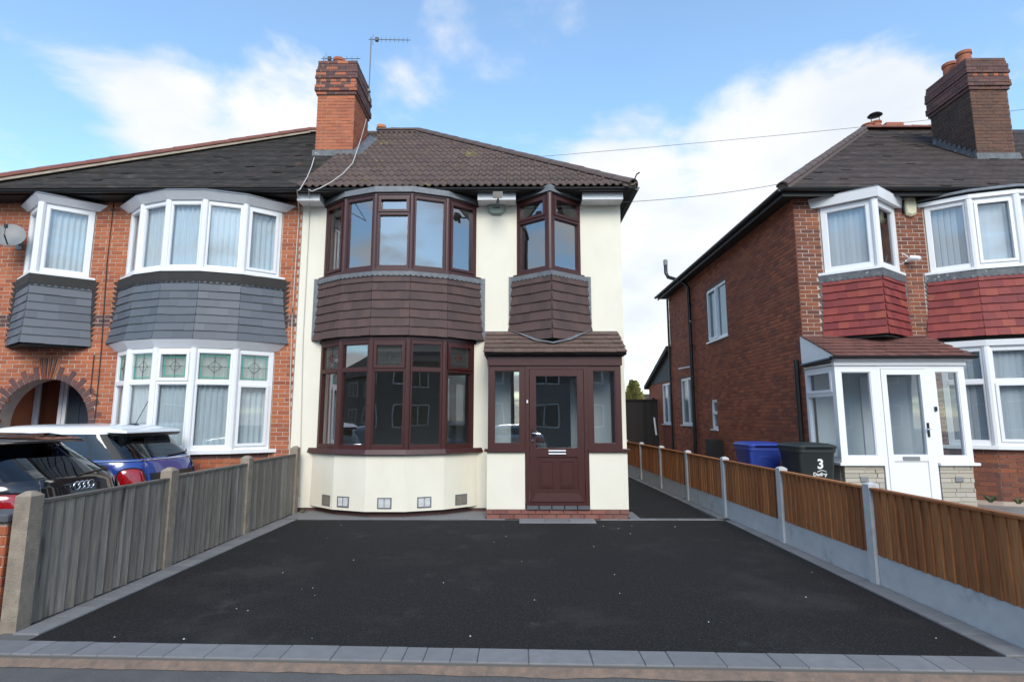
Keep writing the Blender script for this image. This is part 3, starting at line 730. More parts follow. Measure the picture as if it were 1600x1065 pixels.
# upper bay: five lights
z0, z1 = 4.12, 5.46
spec = [dict(sash=((0, 0),)), dict(), dict(transom=5.12, sash=((1, 0),)), dict(), dict(sash=((0, 0),))]
for i in range(5):
    window(H, ub[i], ub[i + 1], z0, z1, M_BROWN, G_CLEAR, fw=.062, **spec[i])
mullions(H, ub, z0, z1, M_BROWN)
slab(H, 'lead_roof', ub, .07, 5.49, 5.60, M_LEAD, W, .05); slab(H, 'window_head', ub, .035, 5.455, 5.492, M_BROWN, W + .1)
slab(H, 'window_sill', ub, .07, 4.075, 4.12, M_BROWN, W)
slab(H, 'bay_floor', ub, .0, 2.93, 2.99, M_FELT, W + .1)
apr = [(CB - 1.42, W), *[(p_[0] * 1.0, p_[1]) for p_ in ub[1:-1]], (CB + 1.42, W)]
tile_apron(H, apr, 2.965, 4.05, 7, M_TILEH, .035, base=.035)
scallop_strip(H, apr, 4.015, 4.085, .068, M_LEAD)
for s, xx in ((-1, CB - 1.46), (1, CB + 1.46)):
    MB().box(min(xx, xx + s * .10), max(xx, xx + s * .10), W - .022, W, 2.97, 4.10).build('lead_flashing', M_LEAD, H)
# lower bay
z0, z1 = 1.08, 2.90
for i in range(5):
    lead = ((M_LEAD_CAME, .006, M_REDG) if i in (0, 4) else (M_LEAD_CAME, .006)) if i in (0, 2, 4) else None
    window(H, lbp[i], lbp[i + 1], z0, z1, M_BROWN, G_CLEAR, fw=.062, transom=2.40, sash=((1, 0),) if i in (2, 4) else (), leaded=lead, top_g=G_LEADED_D if lead else None)
mullions(H, lbp, z0, z1, M_BROWN, .052)
slab(H, 'window_head', lbp, .03, 2.90, 2.962, M_BROWN, W + .1)
slab(H, 'window_sill', lbp, .12, 1.005, 1.08, M_BROWN, W, .10)
slab(H, 'bay_base', lbp, .06, .10, 1.003, M_RENDER, W, .05); slab(H, 'bay_plinth', lbp, -.05, -.05, .10, M_BRICK_D, W + .1)
for px_, fi, us, mm in ((490, 0, .25, M_CONCO), (538, 1, .30, M_WPAINT), (602, 2, .28, M_WPAINT), (670, 3, .28, M_WPAINT), (725, 4, .28, M_CONCO)):
    F = Facet(*offset_poly(lbp, .06)[fi:fi + 2]); zc = .235; u = F.w * .5 if fi != 0 else F.w * .75
    if fi == 1: u = F.w * .35
    v = MB(); rect_frame(F, v, u - .115, u + .115, zc - .085, zc + .085, .016, -.01, .012); vo = v.build('air_vent', M_LEAD, H)
    l = MB()
    F.bar(l, u - .004 - .095, u - .004, -.005, .006, zc - .069, zc + .069); F.bar(l, u + .004, u + .004 + .095, -.005, .006, zc - .069, zc + .069); l.build('vent_plate', M_LEAD, vo)
    for k in range(7):
        for c in (-1, 1):
            l = MB(); zz = zc - .057 + k * .019; F.bar(l, u + c * .052 - .042, u + c * .052 + .042, .006, .012, zz - .006, zz + .006); l.build('louvre', mm, vo)
# corner bay above the porch
for i in range(2):
    window(H, cv[i], cv[i + 1], 4.16, 5.54, M_BROWN, G_CLEAR, fw=.062, transom=5.13, sash=((1, 0),), ends=(.0, .03) if i == 0 else (.03, .0))
mullions(H, cv, 4.16, 5.56, M_BROWN, .055)
slab(H, 'lead_roof', cv, .07, 5.56, 5.69, M_LEAD, W, .04); slab(H, 'window_head', cv, .02, 5.53, 5.562, M_BROWN, W + .1); slab(H, 'window_sill', cv, .05, 4.115, 4.16, M_BROWN, W)
cva = vee(.585, .66, .50); tile_apron(H, cva, 2.93, 4.10, 7, M_TILEH, .05, base=.02)
scallop_strip(H, cva, 4.05, 4.118, .045, M_LEAD); slab(H, 'bay_floor', cva, .0, 2.90, 2.95, M_FELT, W + .1)
for s, xx in ((-1, .585 - .66), (1, .585 + .66)):
    MB().box(min(xx, xx + s * .085), max(xx, xx + s * .085), W - .02, W, 3.12, 4.13).build('lead_flashing', M_LEAD, H)
for a, b_ in ((-.60, -.12), (1.29, 1.76)): MB().box(a, b_, W - .03, W, 3.02, 3.13).build('lead_flashing', M_LEAD, H)
# eaves
for a, b_ in ((HX0, CB - 1.43), (CB + 1.43, -.03), (1.17, HX1)): MB().box(a, b_, W - .30, W, 5.485, 5.615).build('fascia_board', M_WPAINT, H)
MB().box(HX0, 2.08, 9.45, 10.3, 5.622, 5.66).box(1.91, 2.08, 10.301, 17.8, 5.622, 5.66).build('soffit', M_SOFFIT, H)
MB().loft([[(xx, 9.40 + .055 * math.cos(a), 5.655 + .055 * math.sin(a)) for a in [math.pi + math.pi * k / 8 for k in range(9)]] for xx in (HX0 - .02, 2.13)]).build('gutter', M_GUTTER, H)
MB().loft([[(2.12 + .055 * math.cos(a), yy, 5.655 + .055 * math.sin(a)) for a in [math.pi + math.pi * k / 8 for k in range(9)]] for yy in (9.36, 17.8)]).build('gutter', M_GUTTER, H)
# roof
YE, ZE, YR, ZR = 9.40, 5.69, 13.5, 8.95
SL = Slope(YE, ZE, YR, ZR); AX, EX = -2.55, 2.10
YB = 2 * YR - YE
dk = MB(); A, B, C, D, Eb, Fb = (HX0, YE, ZE), (EX, YE, ZE), (AX, YR, ZR), (HX0, YR, ZR), (EX, YB, ZE), (HX0, YB, ZE)
dk.quad(A, B, C, D); dk.add([B, Eb, C], [(0, 1, 2)]); dk.quad(Eb, Fb, D, C); dk.quad(A, Fb, Eb, B)
dk.build('roof_deck', M_FELT, H)
hipx = lambda v: EX + (AX - EX) * v / SL.L
gauge, tw = .352, .268; tm = pantile_mesh(tw, gauge * 1.12); tme = tm.mesh('roof_tile'); tme.materials.append(M_TILE); tme.shade_smooth()
rot = Matrix((Vector((1, 0, 0)), SL.d, SL.n)).transposed().to_4x4()
hipn = (Vector(C) - Vector(B)).cross(SL.n).normalized()
if hipn.x < 0: hipn = -hipn
rows = int(SL.L / gauge) + 1
for r in range(rows):
    v = r * gauge - .04; u = HX0 + .16
    while u < hipx(max(0, v)) + .2:
        p_ = SL.p(u, v, .012 + jit(.003))
        if u + tw / 2 < hipx(v + gauge) - .02:
            o = link('roof_tile', tme, H); o.matrix_local = Matrix.Translation(p_ - ROOTLOC[H.name]) @ rot
        elif u - tw / 2 < hipx(v) - .02:
            b = MB(); b.v = [tuple(p_ + rot.to_3x3() @ Vector(q_)) for q_ in tm.v]; b.f = tm.f
            o = b.build('roof_tile', M_TILE, H, True); clip(o, Vector(B), hipn)
            if len(o.data.polygons) == 0: bpy.data.objects.remove(o)
        u += tw
ridge_tiles(H, SL.p(EX - .04, .0, .02), SL.p(AX, SL.L, .03), M_RIDGE_B, 'hip_tile', r=.14, up=Vector((.5, -.5, 1)), bed=M_RIDGE_B)
ridge_tiles(H, SL.p(HX0 + .35, SL.L, .03), SL.p(AX, SL.L, .03), M_RIDGE_B, r=.13, bed=M_RIDGE_B)
MB().tube([SL.p(EX - .02, .02, .10), SL.p(EX + .01, .02, .20)], .012).tube([SL.p(EX + .01, .02, .20), SL.p(EX + .06, .02, .235)], .012).build('hip_iron', M_GUTTER, H)
# chimney
BR = Bricks()
zc = ZE + (11.4 - YE) * (ZR - ZE) / (YR - YE)
chimney(H, -4.46, -3.62, 11.4, 12.5, zc, 8.72, 9.52, M_BRICK_C, M_BRICK_D, M_MORTAR_C, 1, BR, [(-4.12, 11.72, .13, .30, M_POT), (-4.02, 12.2, .12, .24, M_POT)])
fl = MB()
sl_ = (ZR - ZE) / (YR - YE)
fl.hexa([(-4.50, 11.36, zc - .06), (-3.58, 11.36, zc - .06), (-3.58, 11.41, zc + .0), (-4.50, 11.41, zc + .0), (-4.50, 11.37, zc + .13), (-3.58, 11.37, zc + .13), (-3.58, 11.41, zc + .13), (-4.50, 11.41, zc + .13)])
fl.hexa([(-3.63, 11.36, zc - .04), (-3.40, 11.36, zc - .03), (-3.40, 12.6, zc - .03 + 1.24 * sl_), (-3.63, 12.6, zc - .04 + 1.24 * sl_), (-3.60, 11.36, zc + .13), (-3.40, 11.36, zc + .04), (-3.40, 12.6, zc + .05 + 1.24 * sl_), (-3.60, 12.6, zc + .15 + 1.24 * sl_)])
fl.build('lead_flashing', M_LEADP, H)
# second stack behind the ridge
q0 = at(574, 207, 15); q1 = at(606, 207, 15)
MB().box(q0.x, q1.x, 15, 15.6, 7.5, q0.z + .05).build('rear_stack', M_MORTAR_D, H)
for (pxx, r_) in ((596, .125), (603, .10)):
    q_ = at(pxx, 200, 15.3); b = MB(); b.lathe((q_.x, 15.3 + (.2 if pxx > 600 else 0), q0.z), [(r_, 0), (r_ * .9, .26), (r_ * 1.12, .28), (r_ * 1.12, .36), (r_ * .9, .36)], 16); smooth_edges(b.build('chimney_pot', M_POTO, H), 40)
# porch
PY = 9.10
for a, b_ in ((-.50, .115), (1.155, 1.77)):
    MB().box(a, b_, PY, PY + .11, .15, 1.05).build('porch_wall', M_RENDER, H)
MB().box(-.50, -.39, PY + .111, W, .15, 1.05).build('porch_wall', M_RENDER, H); MB().box(1.66, 1.77, PY + .111, W, .15, 1.05).build('porch_wall', M_RENDER, H)
MB().box(-.49, 1.76, PY + .012, W, -.05, .146).build('porch_base', M_MORTAR_D, H)
M_PB = mat('porch_base_brick', (0.2, 0.06, 0.05), 0.85, (0.28, 0.2, 0.16), 4, 0.35, rnd=[(.19, .058, .048), (.24, .075, .058), (.15, .05, .045), (.21, .062, .05)], bump=.4)
BR.field('x', PY - .015, -.51, 1.78, -.004, .146, M_PB)
for k in range(5):
    a = .135 + k * .204; bb = MB().box(a + .004, a + .196, PY - .045, PY + .10, .148, .205); bo = bb.build('step_brick', M_BLUE_BRICK, H); bevel(bo, .006, 1)
for a, b_ in ((-.54, .125), (1.145, 1.81)): MB().box(a, b_, PY - .05, PY + .12, 1.052, 1.095).build('window_sill', M_BROWN, H)
window(H, (-.47, PY + .02), (.12, PY + .02), 1.096, 2.45, M_BROWN, G_CLEAR, fw=.085)
window(H, (1.15, PY + .02), (1.69, PY + .02), 1.096, 2.45, M_BROWN, G_CLEAR, fw=.085)
for xx in (-.47, 1.69):
    s = 1 if xx > 0 else -1; A_, B_ = ((xx, PY + .06), (xx, W)) if s > 0 else ((xx, W), (xx, PY + .06))
    window(H, A_, B_, 1.06, 2.45, M_BROWN, G_CLEAR, fw=.06)
MB().box(-.50, 1.72, PY - .03, PY + .05, 2.452, 2.615).build('porch_fascia', M_BROWN, H)
MB().box(-.46, 1.68, PY + .06, W, 2.46, 2.50).build('porch_ceiling', M_INTW, H)
# door
dfm = MB(); FD = Facet((.125, PY + .02), (1.148, PY + .02)); rect_frame(FD, dfm, 0, FD.w, .206, 2.45, .062, -.05, .025); dfm.build('door_frame', M_BROWN, H)
dr = MB(); d0, d1, dz0, dz1 = .070, FD.w - .070, .272, 2.382
FD.bar(dr, d0, d0 + .105, -.04, .03, dz0, dz1); FD.bar(dr, d1 - .105, d1, -.04, .03, dz0, dz1); FD.bar(dr, d0 + .105, d1 - .105, -.04, .03, dz1 - .105, dz1)
FD.bar(dr, d0 + .105, d1 - .105, -.04, .03, .97, 1.115); FD.bar(dr, d0 + .105, d1 - .105, -.04, .03, dz0, dz0 + .17)
FD.bar(dr, d0 + .105, d1 - .105, -.04, .012, dz0 + .17, .97)
DO = dr.build('door', M_BROWN, H)
MB().quad(FD.p(d0 + .105, -.01, 1.115), FD.p(d1 - .105, -.01, 1.115), FD.p(d1 - .105, -.01, dz1 - .105), FD.p(d0 + .105, -.01, dz1 - .105)).build('door_pane', G_CLEAR, DO)
for c in (-1, 1):
    pm = MB(); uc = FD.w / 2 + c * .165; rect_frame(FD, pm, uc - .115, uc + .115, .49, .92, .022, .0, .028); FD.bar(pm, uc - .085, uc + .085, .0, .024, .52, .89); pm.build('door_panel', M_BROWN, DO)
wb = MB(); wb.hexa([FD.p(d0 + .02, .042, dz0), FD.p(d1 - .02, .042, dz0), FD.p(d1 - .02, .03, dz0), FD.p(d0 + .02, .03, dz0), FD.p(d0 + .10, .032, dz0 + .13), FD.p(d1 - .10, .032, dz0 + .13), FD.p(d1 - .10, .03, dz0 + .13), FD.p(d0 + .10, .03, dz0 + .13)]); wb.build('weatherboard', M_BROWN, DO)
lp = MB(); FD.bar(lp, FD.w / 2 - .135, FD.w / 2 + .135, .03, .042, 1.005, 1.085); lpo = lp.build('letterbox', M_GUTTER, DO)
for zz in (1.018, 1.064): 
    lb_ = MB(); FD.bar(lb_, FD.w / 2 - .14, FD.w / 2 + .14, .040, .05, zz - .004, zz + .018); lb_.build('letterbox_bar', M_WHITE, DO)
hd = MB(); FD.bar(hd, d0 + .03, d0 + .065, .03, .042, 1.20, 1.42); hd.build('handle_plate', M_GUTTER, DO)
hn = MB(); hn.tube([FD.p(d0 + .047, .04, 1.345), FD.p(d0 + .047, .085, 1.345), FD.p(d0 + .06, .09, 1.345), FD.p(d0 + .165, .088, 1.335)], .011, 8); smooth_edges(hn.build('door_handle', M_CHROME, DO))
lk = MB(); FD.bar(lk, d0 + .038, d0 + .058, .042, .05, 1.215, 1.26); lk.build('lock', M_CHROME, DO)
db = MB(); q_ = Vector((.155, PY + .02, 1.86)); db.box(.145, .168, PY - .02, PY - .004, 1.835, 1.885); db.build('bell_push', M_WHITE, H)
MB().box(-.45, -.12, W - .03, W - .004, .2, 2.44).build('porch_lining', M_INTW, H); MB().box(1.22, 1.64, W - .03, W - .004, .2, 2.44).build('porch_lining', M_INTW, H)
# porch roof: five courses, each tile a piece, lead saddle below the corner bay
PS = Slope(8.97, 2.645, W, 3.12)
MB().add([PS.p(-.55, 0), PS.p(1.78, 0), PS.p(1.78, PS.L), PS.p(-.55, PS.L), (-.55, W, 2.62), (1.78, W, 2.62), (-.55, 8.99, 2.62), (1.78, 8.99, 2.62)],
         [(0, 1, 2, 3), (6, 4, 5, 7), (0, 3, 4, 6), (1, 7, 5, 2), (0, 6, 7, 1)]).build('porch_deck', M_FELT, H)
def course_tiles(parent, sl, x0, x1, rows, tw, m, name, over=.015):
    gz = sl.L / rows
    for r in range(rows):
        u = x0 - over - (tw / 2 if r % 2 else 0)
        while u < x1 + over:
            a, c = max(u, x0 - over) + .002, min(u + tw, x1 + over) - .002; u += tw
            if c - a < .03: continue
            v = r * gz - .02; h = .038 + jit(.005); b = MB(); P = sl.p; k = jit(.006)
            b.hexa([P(a, v + k, h - .016), P(c, v + k, h - .016), P(c, v + gz * 1.1, .003), P(a, v + gz * 1.1, .003), P(a, v + k, h), P(c, v + k, h), P(c, v + gz * 1.1, .014), P(a, v + gz * 1.1, .014)])
            b.build(name, m, parent)
course_tiles(H, PS, -.55, 1.78, 5, .168, M_PORCHT, 'porch_tile')
sd_ = MB(); hh = .052
pA, pB, pC = PS.p(-.02, PS.L - .02, hh), PS.p(.60, .34, hh + .006), PS.p(1.24, PS.L - .02, hh)
pA2, pB2, pC2 = PS.p(-.14, PS.L - .02, hh), PS.p(.60, .29, hh + .004), PS.p(1.33, PS.L - .02, hh)
sd_.add([pA2, PS.p(.30, .42, hh), pB2, PS.p(.92, .46, hh), pC2, pC, pB, pA], [(0, 1, 7), (1, 2, 6, 7), (2, 3, 5, 6), (3, 4, 5)]); sd_.build('lead_saddle', M_LEAD, H)
BR.build(H, 290)
MB().box(-.2, 1.4, 13.0, 13.05, .1, 2.4).build('inner_door', M_WPAINT, H)
# vertical blind seen through the porch
blinds(H, (.95, W + .2), (1.45, W + .2), .3, 2.3, 0)

# ------------------------------------------------------------------ left neighbour, orange brick
LX0, LX1 = -9.88, -4.0
LB = -5.78
N1 = thing('brick_house', 'orange brick semi-detached house with white windows, grey slate bays and arched porch', 'house', (-7, W, 0))
ub = bow(LB, 1.40); lbp = bow(LB, 1.40); cv = vee(-8.48, .60, .46)
ARX, ARZ, ARR = -8.42, 1.48, .81
holes = [(LB - 1.36, LB + 1.36, 4.05, 5.50), (LB - 1.36, LB + 1.36, .96, 2.92), (-9.04, -7.92, 4.12, 5.52), (ARX - ARR, ARX + ARR, .05, 2.30)]
wall_holes(LX0, LX1, .0, 5.63, W + .006, .25, holes).build('front_wall', M_MORTAR, N1)
sp = MB(); n = 24                                        # spandrels of the arch
for s in (-1, 1):
    for k in range(n):
        a0, a1 = math.pi / 2 * k / n, math.pi / 2 * (k + 1) / n
        f = lambda a: (ARX + s * ARR * math.cos(a), ARZ + ARR * math.sin(a))
        (xa, za), (xb, zb) = f(a0), f(a1); yy = W + .006
        v = [(xa, yy, za), (ARX + s * ARR, yy, za), (ARX + s * ARR, yy, zb), (xb, yy, zb)]
        sp.add(v if s > 0 else v[::-1], [(0, 1, 2, 3)])
        sp.quad((xa, yy, za), (xb, yy, zb), (xb, yy + .25, zb), (xa, yy + .25, za))
sp.build('arch_spandrel', M_MORTAR, N1)
MB().box(LX0, LX0 + .25, W + .256, 17.4, 0, 5.63).box(LX0, LX1, 17.401, 17.6, 0, 5.63).build('side_wall', M_BRICK_L, N1)
room(N1, -7.5, -4.1, 2.80, 5.52); room(N1, -9.6, -7.6, 2.80, 5.52); room(N1, -7.5, -4.1, .10, 2.72)
NB = Bricks()
def arch_keep(u, z): return not (z > ARZ - .02 and math.hypot(u - ARX, z - ARZ) < ARR + .06) and not (z <= ARZ and abs(u - ARX) < ARR + .02)
bh = [(LB - 1.43, LB + 1.43, 4.08, 5.56), (LB - 1.55, LB + 1.55, 2.90, 4.08), (LB - 1.42, LB + 1.42, .93, 2.92), (-9.10, -7.86, 4.10, 5.56), (-9.18, -7.80, 2.86, 4.12)]
NB.field('x', W, LX0, LX1, .0, 5.60, M_BRICK_L, bh, keep=arch_keep, special=lambda u, z, k: (M_BRICK_D if (3.26 < z < 3.42 and (abs(z - 3.34) > .04 or random.random() < .8)) or .80 < z < .93 else None))
NB.build(N1, 240)
# ring of dark voussoirs, long and short by turns, and the tile keystone
nv = 27
for i in range(nv):
    a = math.pi * (i + .5) / nv + 0.0
    if abs(a - math.pi / 2) < .15: continue
    L_ = .235 if i % 2 else .12; w0 = math.pi * ARR / nv * .43; c_, s_ = math.cos(a), math.sin(a); tx, tz = -s_, c_
    def V(r, t, y): return (ARX + c_ * r + tx * t, y, ARZ + s_ * r + tz * t)
    w1 = w0 * 1.12; b = MB(); r0, r1 = ARR + .0, ARR + L_
    b.hexa([V(r0, -w0, W - .006), V(r0, w0, W - .006), V(r0, w0, W + .12), V(r0, -w0, W + .12), V(r1, -w1, W - .006), V(r1, w1, W - .006), V(r1, w1, W + .05), V(r1, -w1, W + .05)])
    b.build('voussoir', M_BRICK_D, N1)
MB().hexa([(ARX - .12, W - .004, ARZ + ARR - .01), (ARX + .12, W - .004, ARZ + ARR - .01), (ARX + .12, W + .1, ARZ + ARR - .01), (ARX - .12, W + .1, ARZ + ARR - .01), (ARX - .20, W - .004, 2.66), (ARX + .20, W - .004, 2.66), (ARX + .20, W + .01, 2.66), (ARX - .20, W + .01, 2.66)]).build('keystone_bed', M_BEDDING, N1)
for k in range(9):
    t = (k - 4) / 4; b = MB(); a0, a1 = ARX + t * .10, ARX + t * .18; hw = .0075
    b.hexa([(a0 - hw, W - .022, ARZ + ARR - .012), (a0 + hw, W - .022, ARZ + ARR - .012), (a0 + hw, W, ARZ + ARR - .012), (a0 - hw, W, ARZ + ARR - .012), (a1 - hw, W - .022, 2.655), (a1 + hw, W - .022, 2.655), (a1 + hw, W, 2.655), (a1 - hw, W, 2.655)])
    b.build('keystone_tile', M_BRICK_D if k % 2 else M_BRICK_L, N1)
# porch recess with its own screen and door
rc = MB(); ra, rb, ry = ARX - ARR - .15, ARX + ARR + .15, W + .85
rc.quad((ra, W + .26, 0), (ra, ry, 0), (ra, ry, 2.6), (ra, W + .26, 2.6)); rc.quad((rb, ry, 0), (rb, W + .26, 0), (rb, W + .26, 2.6), (rb, ry, 2.6)); rc.quad((ra, ry, 2.45), (rb, ry, 2.45), (rb, W + .26, 2.45), (ra, W + .26, 2.45)); rc.quad((ra, W + .26, .1), (rb, W + .26, .1), (rb, ry, .1), (ra, ry, .1))
rc.quad((ra, ry + .3, 0), (rb, ry + .3, 0), (rb, ry + .3, 2.6), (ra, ry + .3, 2.6))
rc.build('porch_recess', M_BRICK_L, N1)
window(N1, (ra + .02, ry), (ra + .58, ry), .12, 2.44, M_WPAINT, G_CLEAR, fw=.07, transom=1.0, name='porch_screen')
fd = MB(); FF = Facet((ra + .60, ry), (ra + 1.52, ry)); rect_frame(FF, fd, 0, FF.w, .12, 2.44, .07, -.05, .03); fd.build('door_frame', M_WPAINT, N1)
M_DOORD = mat('dark_blue_door', (0.03, 0.04, 0.055), 0.4)
dd = MB(); FF.bar(dd, .075, FF.w - .075, -.03, .0, .12, 2.36); ddo = dd.build('door', M_DOORD, N1)
for k in range(2):
    dp = MB(); u_ = .22 + k * .34; FF.bar(dp, u_ - .1, u_ + .1, .0, .012, 1.0, 2.1); dp.build('door_panel', M_DOORD, ddo)
window(N1, (ra + 1.54, ry), (rb - .02, ry), .12, 2.44, M_WPAINT, G_CLEAR, fw=.06, name='porch_screen')
# windows
for i in range(5):
    window(N1, ub[i], ub[i + 1], 4.13, 5.37, M_WHITE, G_NET, fw=.07, sash=((0, 0),) if i == 4 else ())
    curtain(N1, ub[i], ub[i + 1], 4.15, 5.40)
    window(N1, lbp[i], lbp[i + 1], 1.06, 2.76, M_WHITE, G_NET, fw=.07, transom=2.19, sash=((1, 0),) if i == 2 else (((0, 0),) if i == 4 else ()), leaded=(M_GREENG, .014), top_g=G_LEADED)
    curtain(N1, lbp[i], lbp[i + 1], 1.05, 2.76, gap=None)
mullions(N1, ub, 4.13, 5.37, M_WHITE, .06); mullions(N1, lbp, 1.06, 2.76, M_WHITE, .06)
slab(N1, 'cornice', ub, .05, 5.372, 5.50, M_WPAINT, W, .16); slab(N1, 'felt_roof', ub, .17, 5.502, 5.55, M_LEAD, W, .10)
slab(N1, 'window_sill', ub, .075, 4.085, 4.13, M_WHITE, W)
slab(N1, 'cornice', lbp, .03, 2.765, 2.90, M_WPAINT, W, .14); slab(N1, 'window_sill', lbp, .09, 1.00, 1.06, M_WHITE, W)
slab(N1, 'bay_floor', lbp, .0, 2.903, 2.95, M_FELT, W + .1)
sb_ = slab(N1, 'bay_base', lbp, -.004, .0, .998, M_MORTAR, W)
def bay_bricks(parent, pts, facets, z0, z1, m, mtop):
    bo = offset_poly(pts, .004)
    for i in facets:
        F = Facet(bo[i], bo[i + 1]); z = z1 - .075 * int((z1 - z0) / .075); k = 0
        while z < z1 - .03:
            top = z > z1 - .08; u = -(.1125 if k % 2 else 0)
            while u < F.w:
                a, c = max(u, 0) + .005, min(u + .225, F.w) - .005; u += .225
                if c - a > .03:
                    b = MB(); F.bar(b, a, c, -.04, .004 + jit(.002), z, z + .065); b.build('brick', mtop if top else m, parent)
            z += .075; k += 1
bay_bricks(N1, lbp, (2, 3, 4), .55, .998, M_BRICK_L, M_BRICK_D)
apr = [(LB - 1.45, W), *ub[1:-1], (LB + 1.45, W)]
tile_apron(N1, apr, 2.91, 4.03, 8, M_SLATE, .085, tw=.36, base=.03, name='hanging_slate', proud=.022)
scallop_strip(N1, apr, 3.93, 4.09, .062, M_FELT, bump=.035)
saw_strip(N1, LB - 1.46, W, 2.95, 4.05, .17, -1, M_FELT); saw_strip(N1, LB + 1.46, W, 2.95, 4.05, .17, 1, M_FELT)
for i in range(2):
    window(N1, cv[i], cv[i + 1], 4.13, 5.40, M_WHITE, G_NET, fw=.085, ends=(0, .03) if i == 0 else (.03, 0)); curtain(N1, cv[i], cv[i + 1], 4.15, 5.4)
mullions(N1, cv, 4.13, 5.40, M_WHITE, .065)
slab(N1, 'cornice', cv, .05, 5.402, 5.52, M_WPAINT, W, .14); slab(N1, 'felt_roof', cv, .15, 5.522, 5.56, M_LEAD, W, .10); slab(N1, 'window_sill', cv, .075, 4.085, 4.13, M_WHITE, W)
cva = vee(-8.48, .66, .50); tile_apron(N1, cva, 2.87, 4.03, 8, M_SLATE, .05, tw=.36, base=.02, name='hanging_slate', proud=.022)
scallop_strip(N1, cva, 3.93, 4.09, .05, M_FELT, bump=.035); slab(N1, 'bay_floor', cva, .03, 2.83, 2.87, M_FELT, W + .05)
saw_strip(N1, -8.48 - .68, W, 2.9, 4.05, .13, -1, M_FELT); saw_strip(N1, -8.48 + .68, W, 2.9, 4.05, .13, 1, M_FELT)
# eaves and roof
MB().box(LX0 - .15, LX1 - .02, 9.47, 10.3, 5.59, 5.66).build('soffit', M_SOFFIT, N1)
MB().loft([[(xx, 9.40 + .055 * math.cos(a), 5.655 + .055 * math.sin(a)) for a in [math.pi + math.pi * k / 8 for k in range(9)]] for xx in (-10.15, HX0 - .025)]).build('gutter', M_GUTTER, N1)
LAX, LEX = -5.42, -10.12
dk = MB(); A, B, C, D = (LEX, YE, ZE), (HX0 - .01, YE, ZE), (HX0 - .01, YR, ZR), (LAX, YR, ZR); Eb, Fb = (HX0 - .01, YB, ZE), (LEX, YB, ZE)
dk.quad(A, B, C, D); dk.add([Fb, A, D], [(0, 1, 2)]); dk.quad(Eb, Fb, D, C); dk.quad(A, Fb, Eb, B); dk.build('roof_deck', M_FELT, N1)
plain_tiles(N1, SL, lambda v: LEX + (LAX - LEX) * v / SL.L, lambda v: HX0 + .01, M_PLAIN_L)
ridge_tiles(N1, SL.p(LEX, .0, .06), SL.p(LAX, SL.L, .06), M_RIDGE_R, 'hip_tile', r=.13, up=Vector((-.5, -.5, 1)), bed=M_BEDDING)
ridge_tiles(N1, SL.p(LAX, SL.L, .05), SL.p(-4.35, SL.L, .05), M_RIDGE_R, bed=M_BEDDING)
MB().tube([(-7.55, W - .012, 5.6), (-7.56, W - .012, 4.4), (-7.50, W - .012, 2.8), (-7.49, W - .012, 1.6)], .009, 5).tube([(-7.62, W - .012, 2.72), (-7.62, W - .012, 2.05), (-7.5, W - .012, 2.0)], .008, 5).build('wall_cable', M_CABLEB, N1)

# ------------------------------------------------------------------ right neighbour, dark red brick
RX = 5.06; RW = 9.75
RB = 8.88
N2 = thing('brick_house', 'dark red brick house with white windows, bright red tiled bays and white porch', 'house', (8, RW, 0.3))
ub = bow(RB, 1.44, RW); lbp = ub; cv = vee(6.21, .66, .48, RW)
RX1 = 10.95
wall_holes(RX + .012, RX1, .05, 5.66, RW + .006, .25, [(RB - 1.40, RB + 1.40, 4.05, 5.50), (RB - 1.40, RB + 1.40, 1.10, 2.9), (5.60, 6.82, 4.12, 5.5), (5.5, 6.9, .2, 2.4)]).build('front_wall', M_MORTAR, N2)
SWIN = [(13.20, 14.58, 3.54, 4.95), (15.90, 17.25, 1.36, 2.78), (14.17, 14.60, 1.28, 2.06)]
sw = MB(); ys = wall_holes(RW + .01, 18.2, .05, 5.66, 0, .25, SWIN)
sw.v = [(RX + .006 + v[1], v[0], v[2]) for v in ys.v]; sw.f = [f[::-1] for f in ys.f]
sw.build('side_wall', M_MORTAR_D, N2)
MB().box(RX + .26, RX1, 18.0, 18.2, .05, 5.6).box(RX1 - .2, RX1, RW + .3, 18.0, .05, 5.6).build('rear_wall', M_BRICK_R, N2)
room(N2, RX + .3, 7.2, 2.80, 5.52); room(N2, 7.3, RX1 - .25, 2.80, 5.52); room(N2, 7.3, RX1 - .25, .3, 2.72)
room(N2, RX + .3, 7.2, .2, 2.72, M_INTW)
RBk = Bricks()
rh = [(RB - 1.47, RB + 1.47, 4.08, 5.56), (RB - 1.58, RB + 1.58, 2.90, 4.08), (RB - 1.44, RB + 1.44, 1.02, 2.92), (5.52, 6.90, 4.10, 5.56), (5.44, 6.98, 2.94, 4.12), (5.15, 7.05, 0, 2.9)]
RBk.field('x', RW, RX, RX1, .05, 5.60, M_BRICK_R, rh, keep=lambda u, z: u < 10.2)
RBk.field('y', RX, RW + .0, 18.2, .05, 5.58, M_BRICK_RS, [(a - .02, b_ + .02, c - .02, d + .02) for a, b_, c, d in SWIN], sgn=-1)
zc2 = 5.6 + (11.2 - 9.3) * .79
RCH = [(9.98, 11.45, .14, .34, M_POT), (9.98, 11.85, .14, .34, M_POT)]
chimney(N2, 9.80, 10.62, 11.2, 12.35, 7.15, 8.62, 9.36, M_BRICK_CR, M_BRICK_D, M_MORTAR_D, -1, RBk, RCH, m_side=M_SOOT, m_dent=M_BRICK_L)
RBk.build(N2, 240)
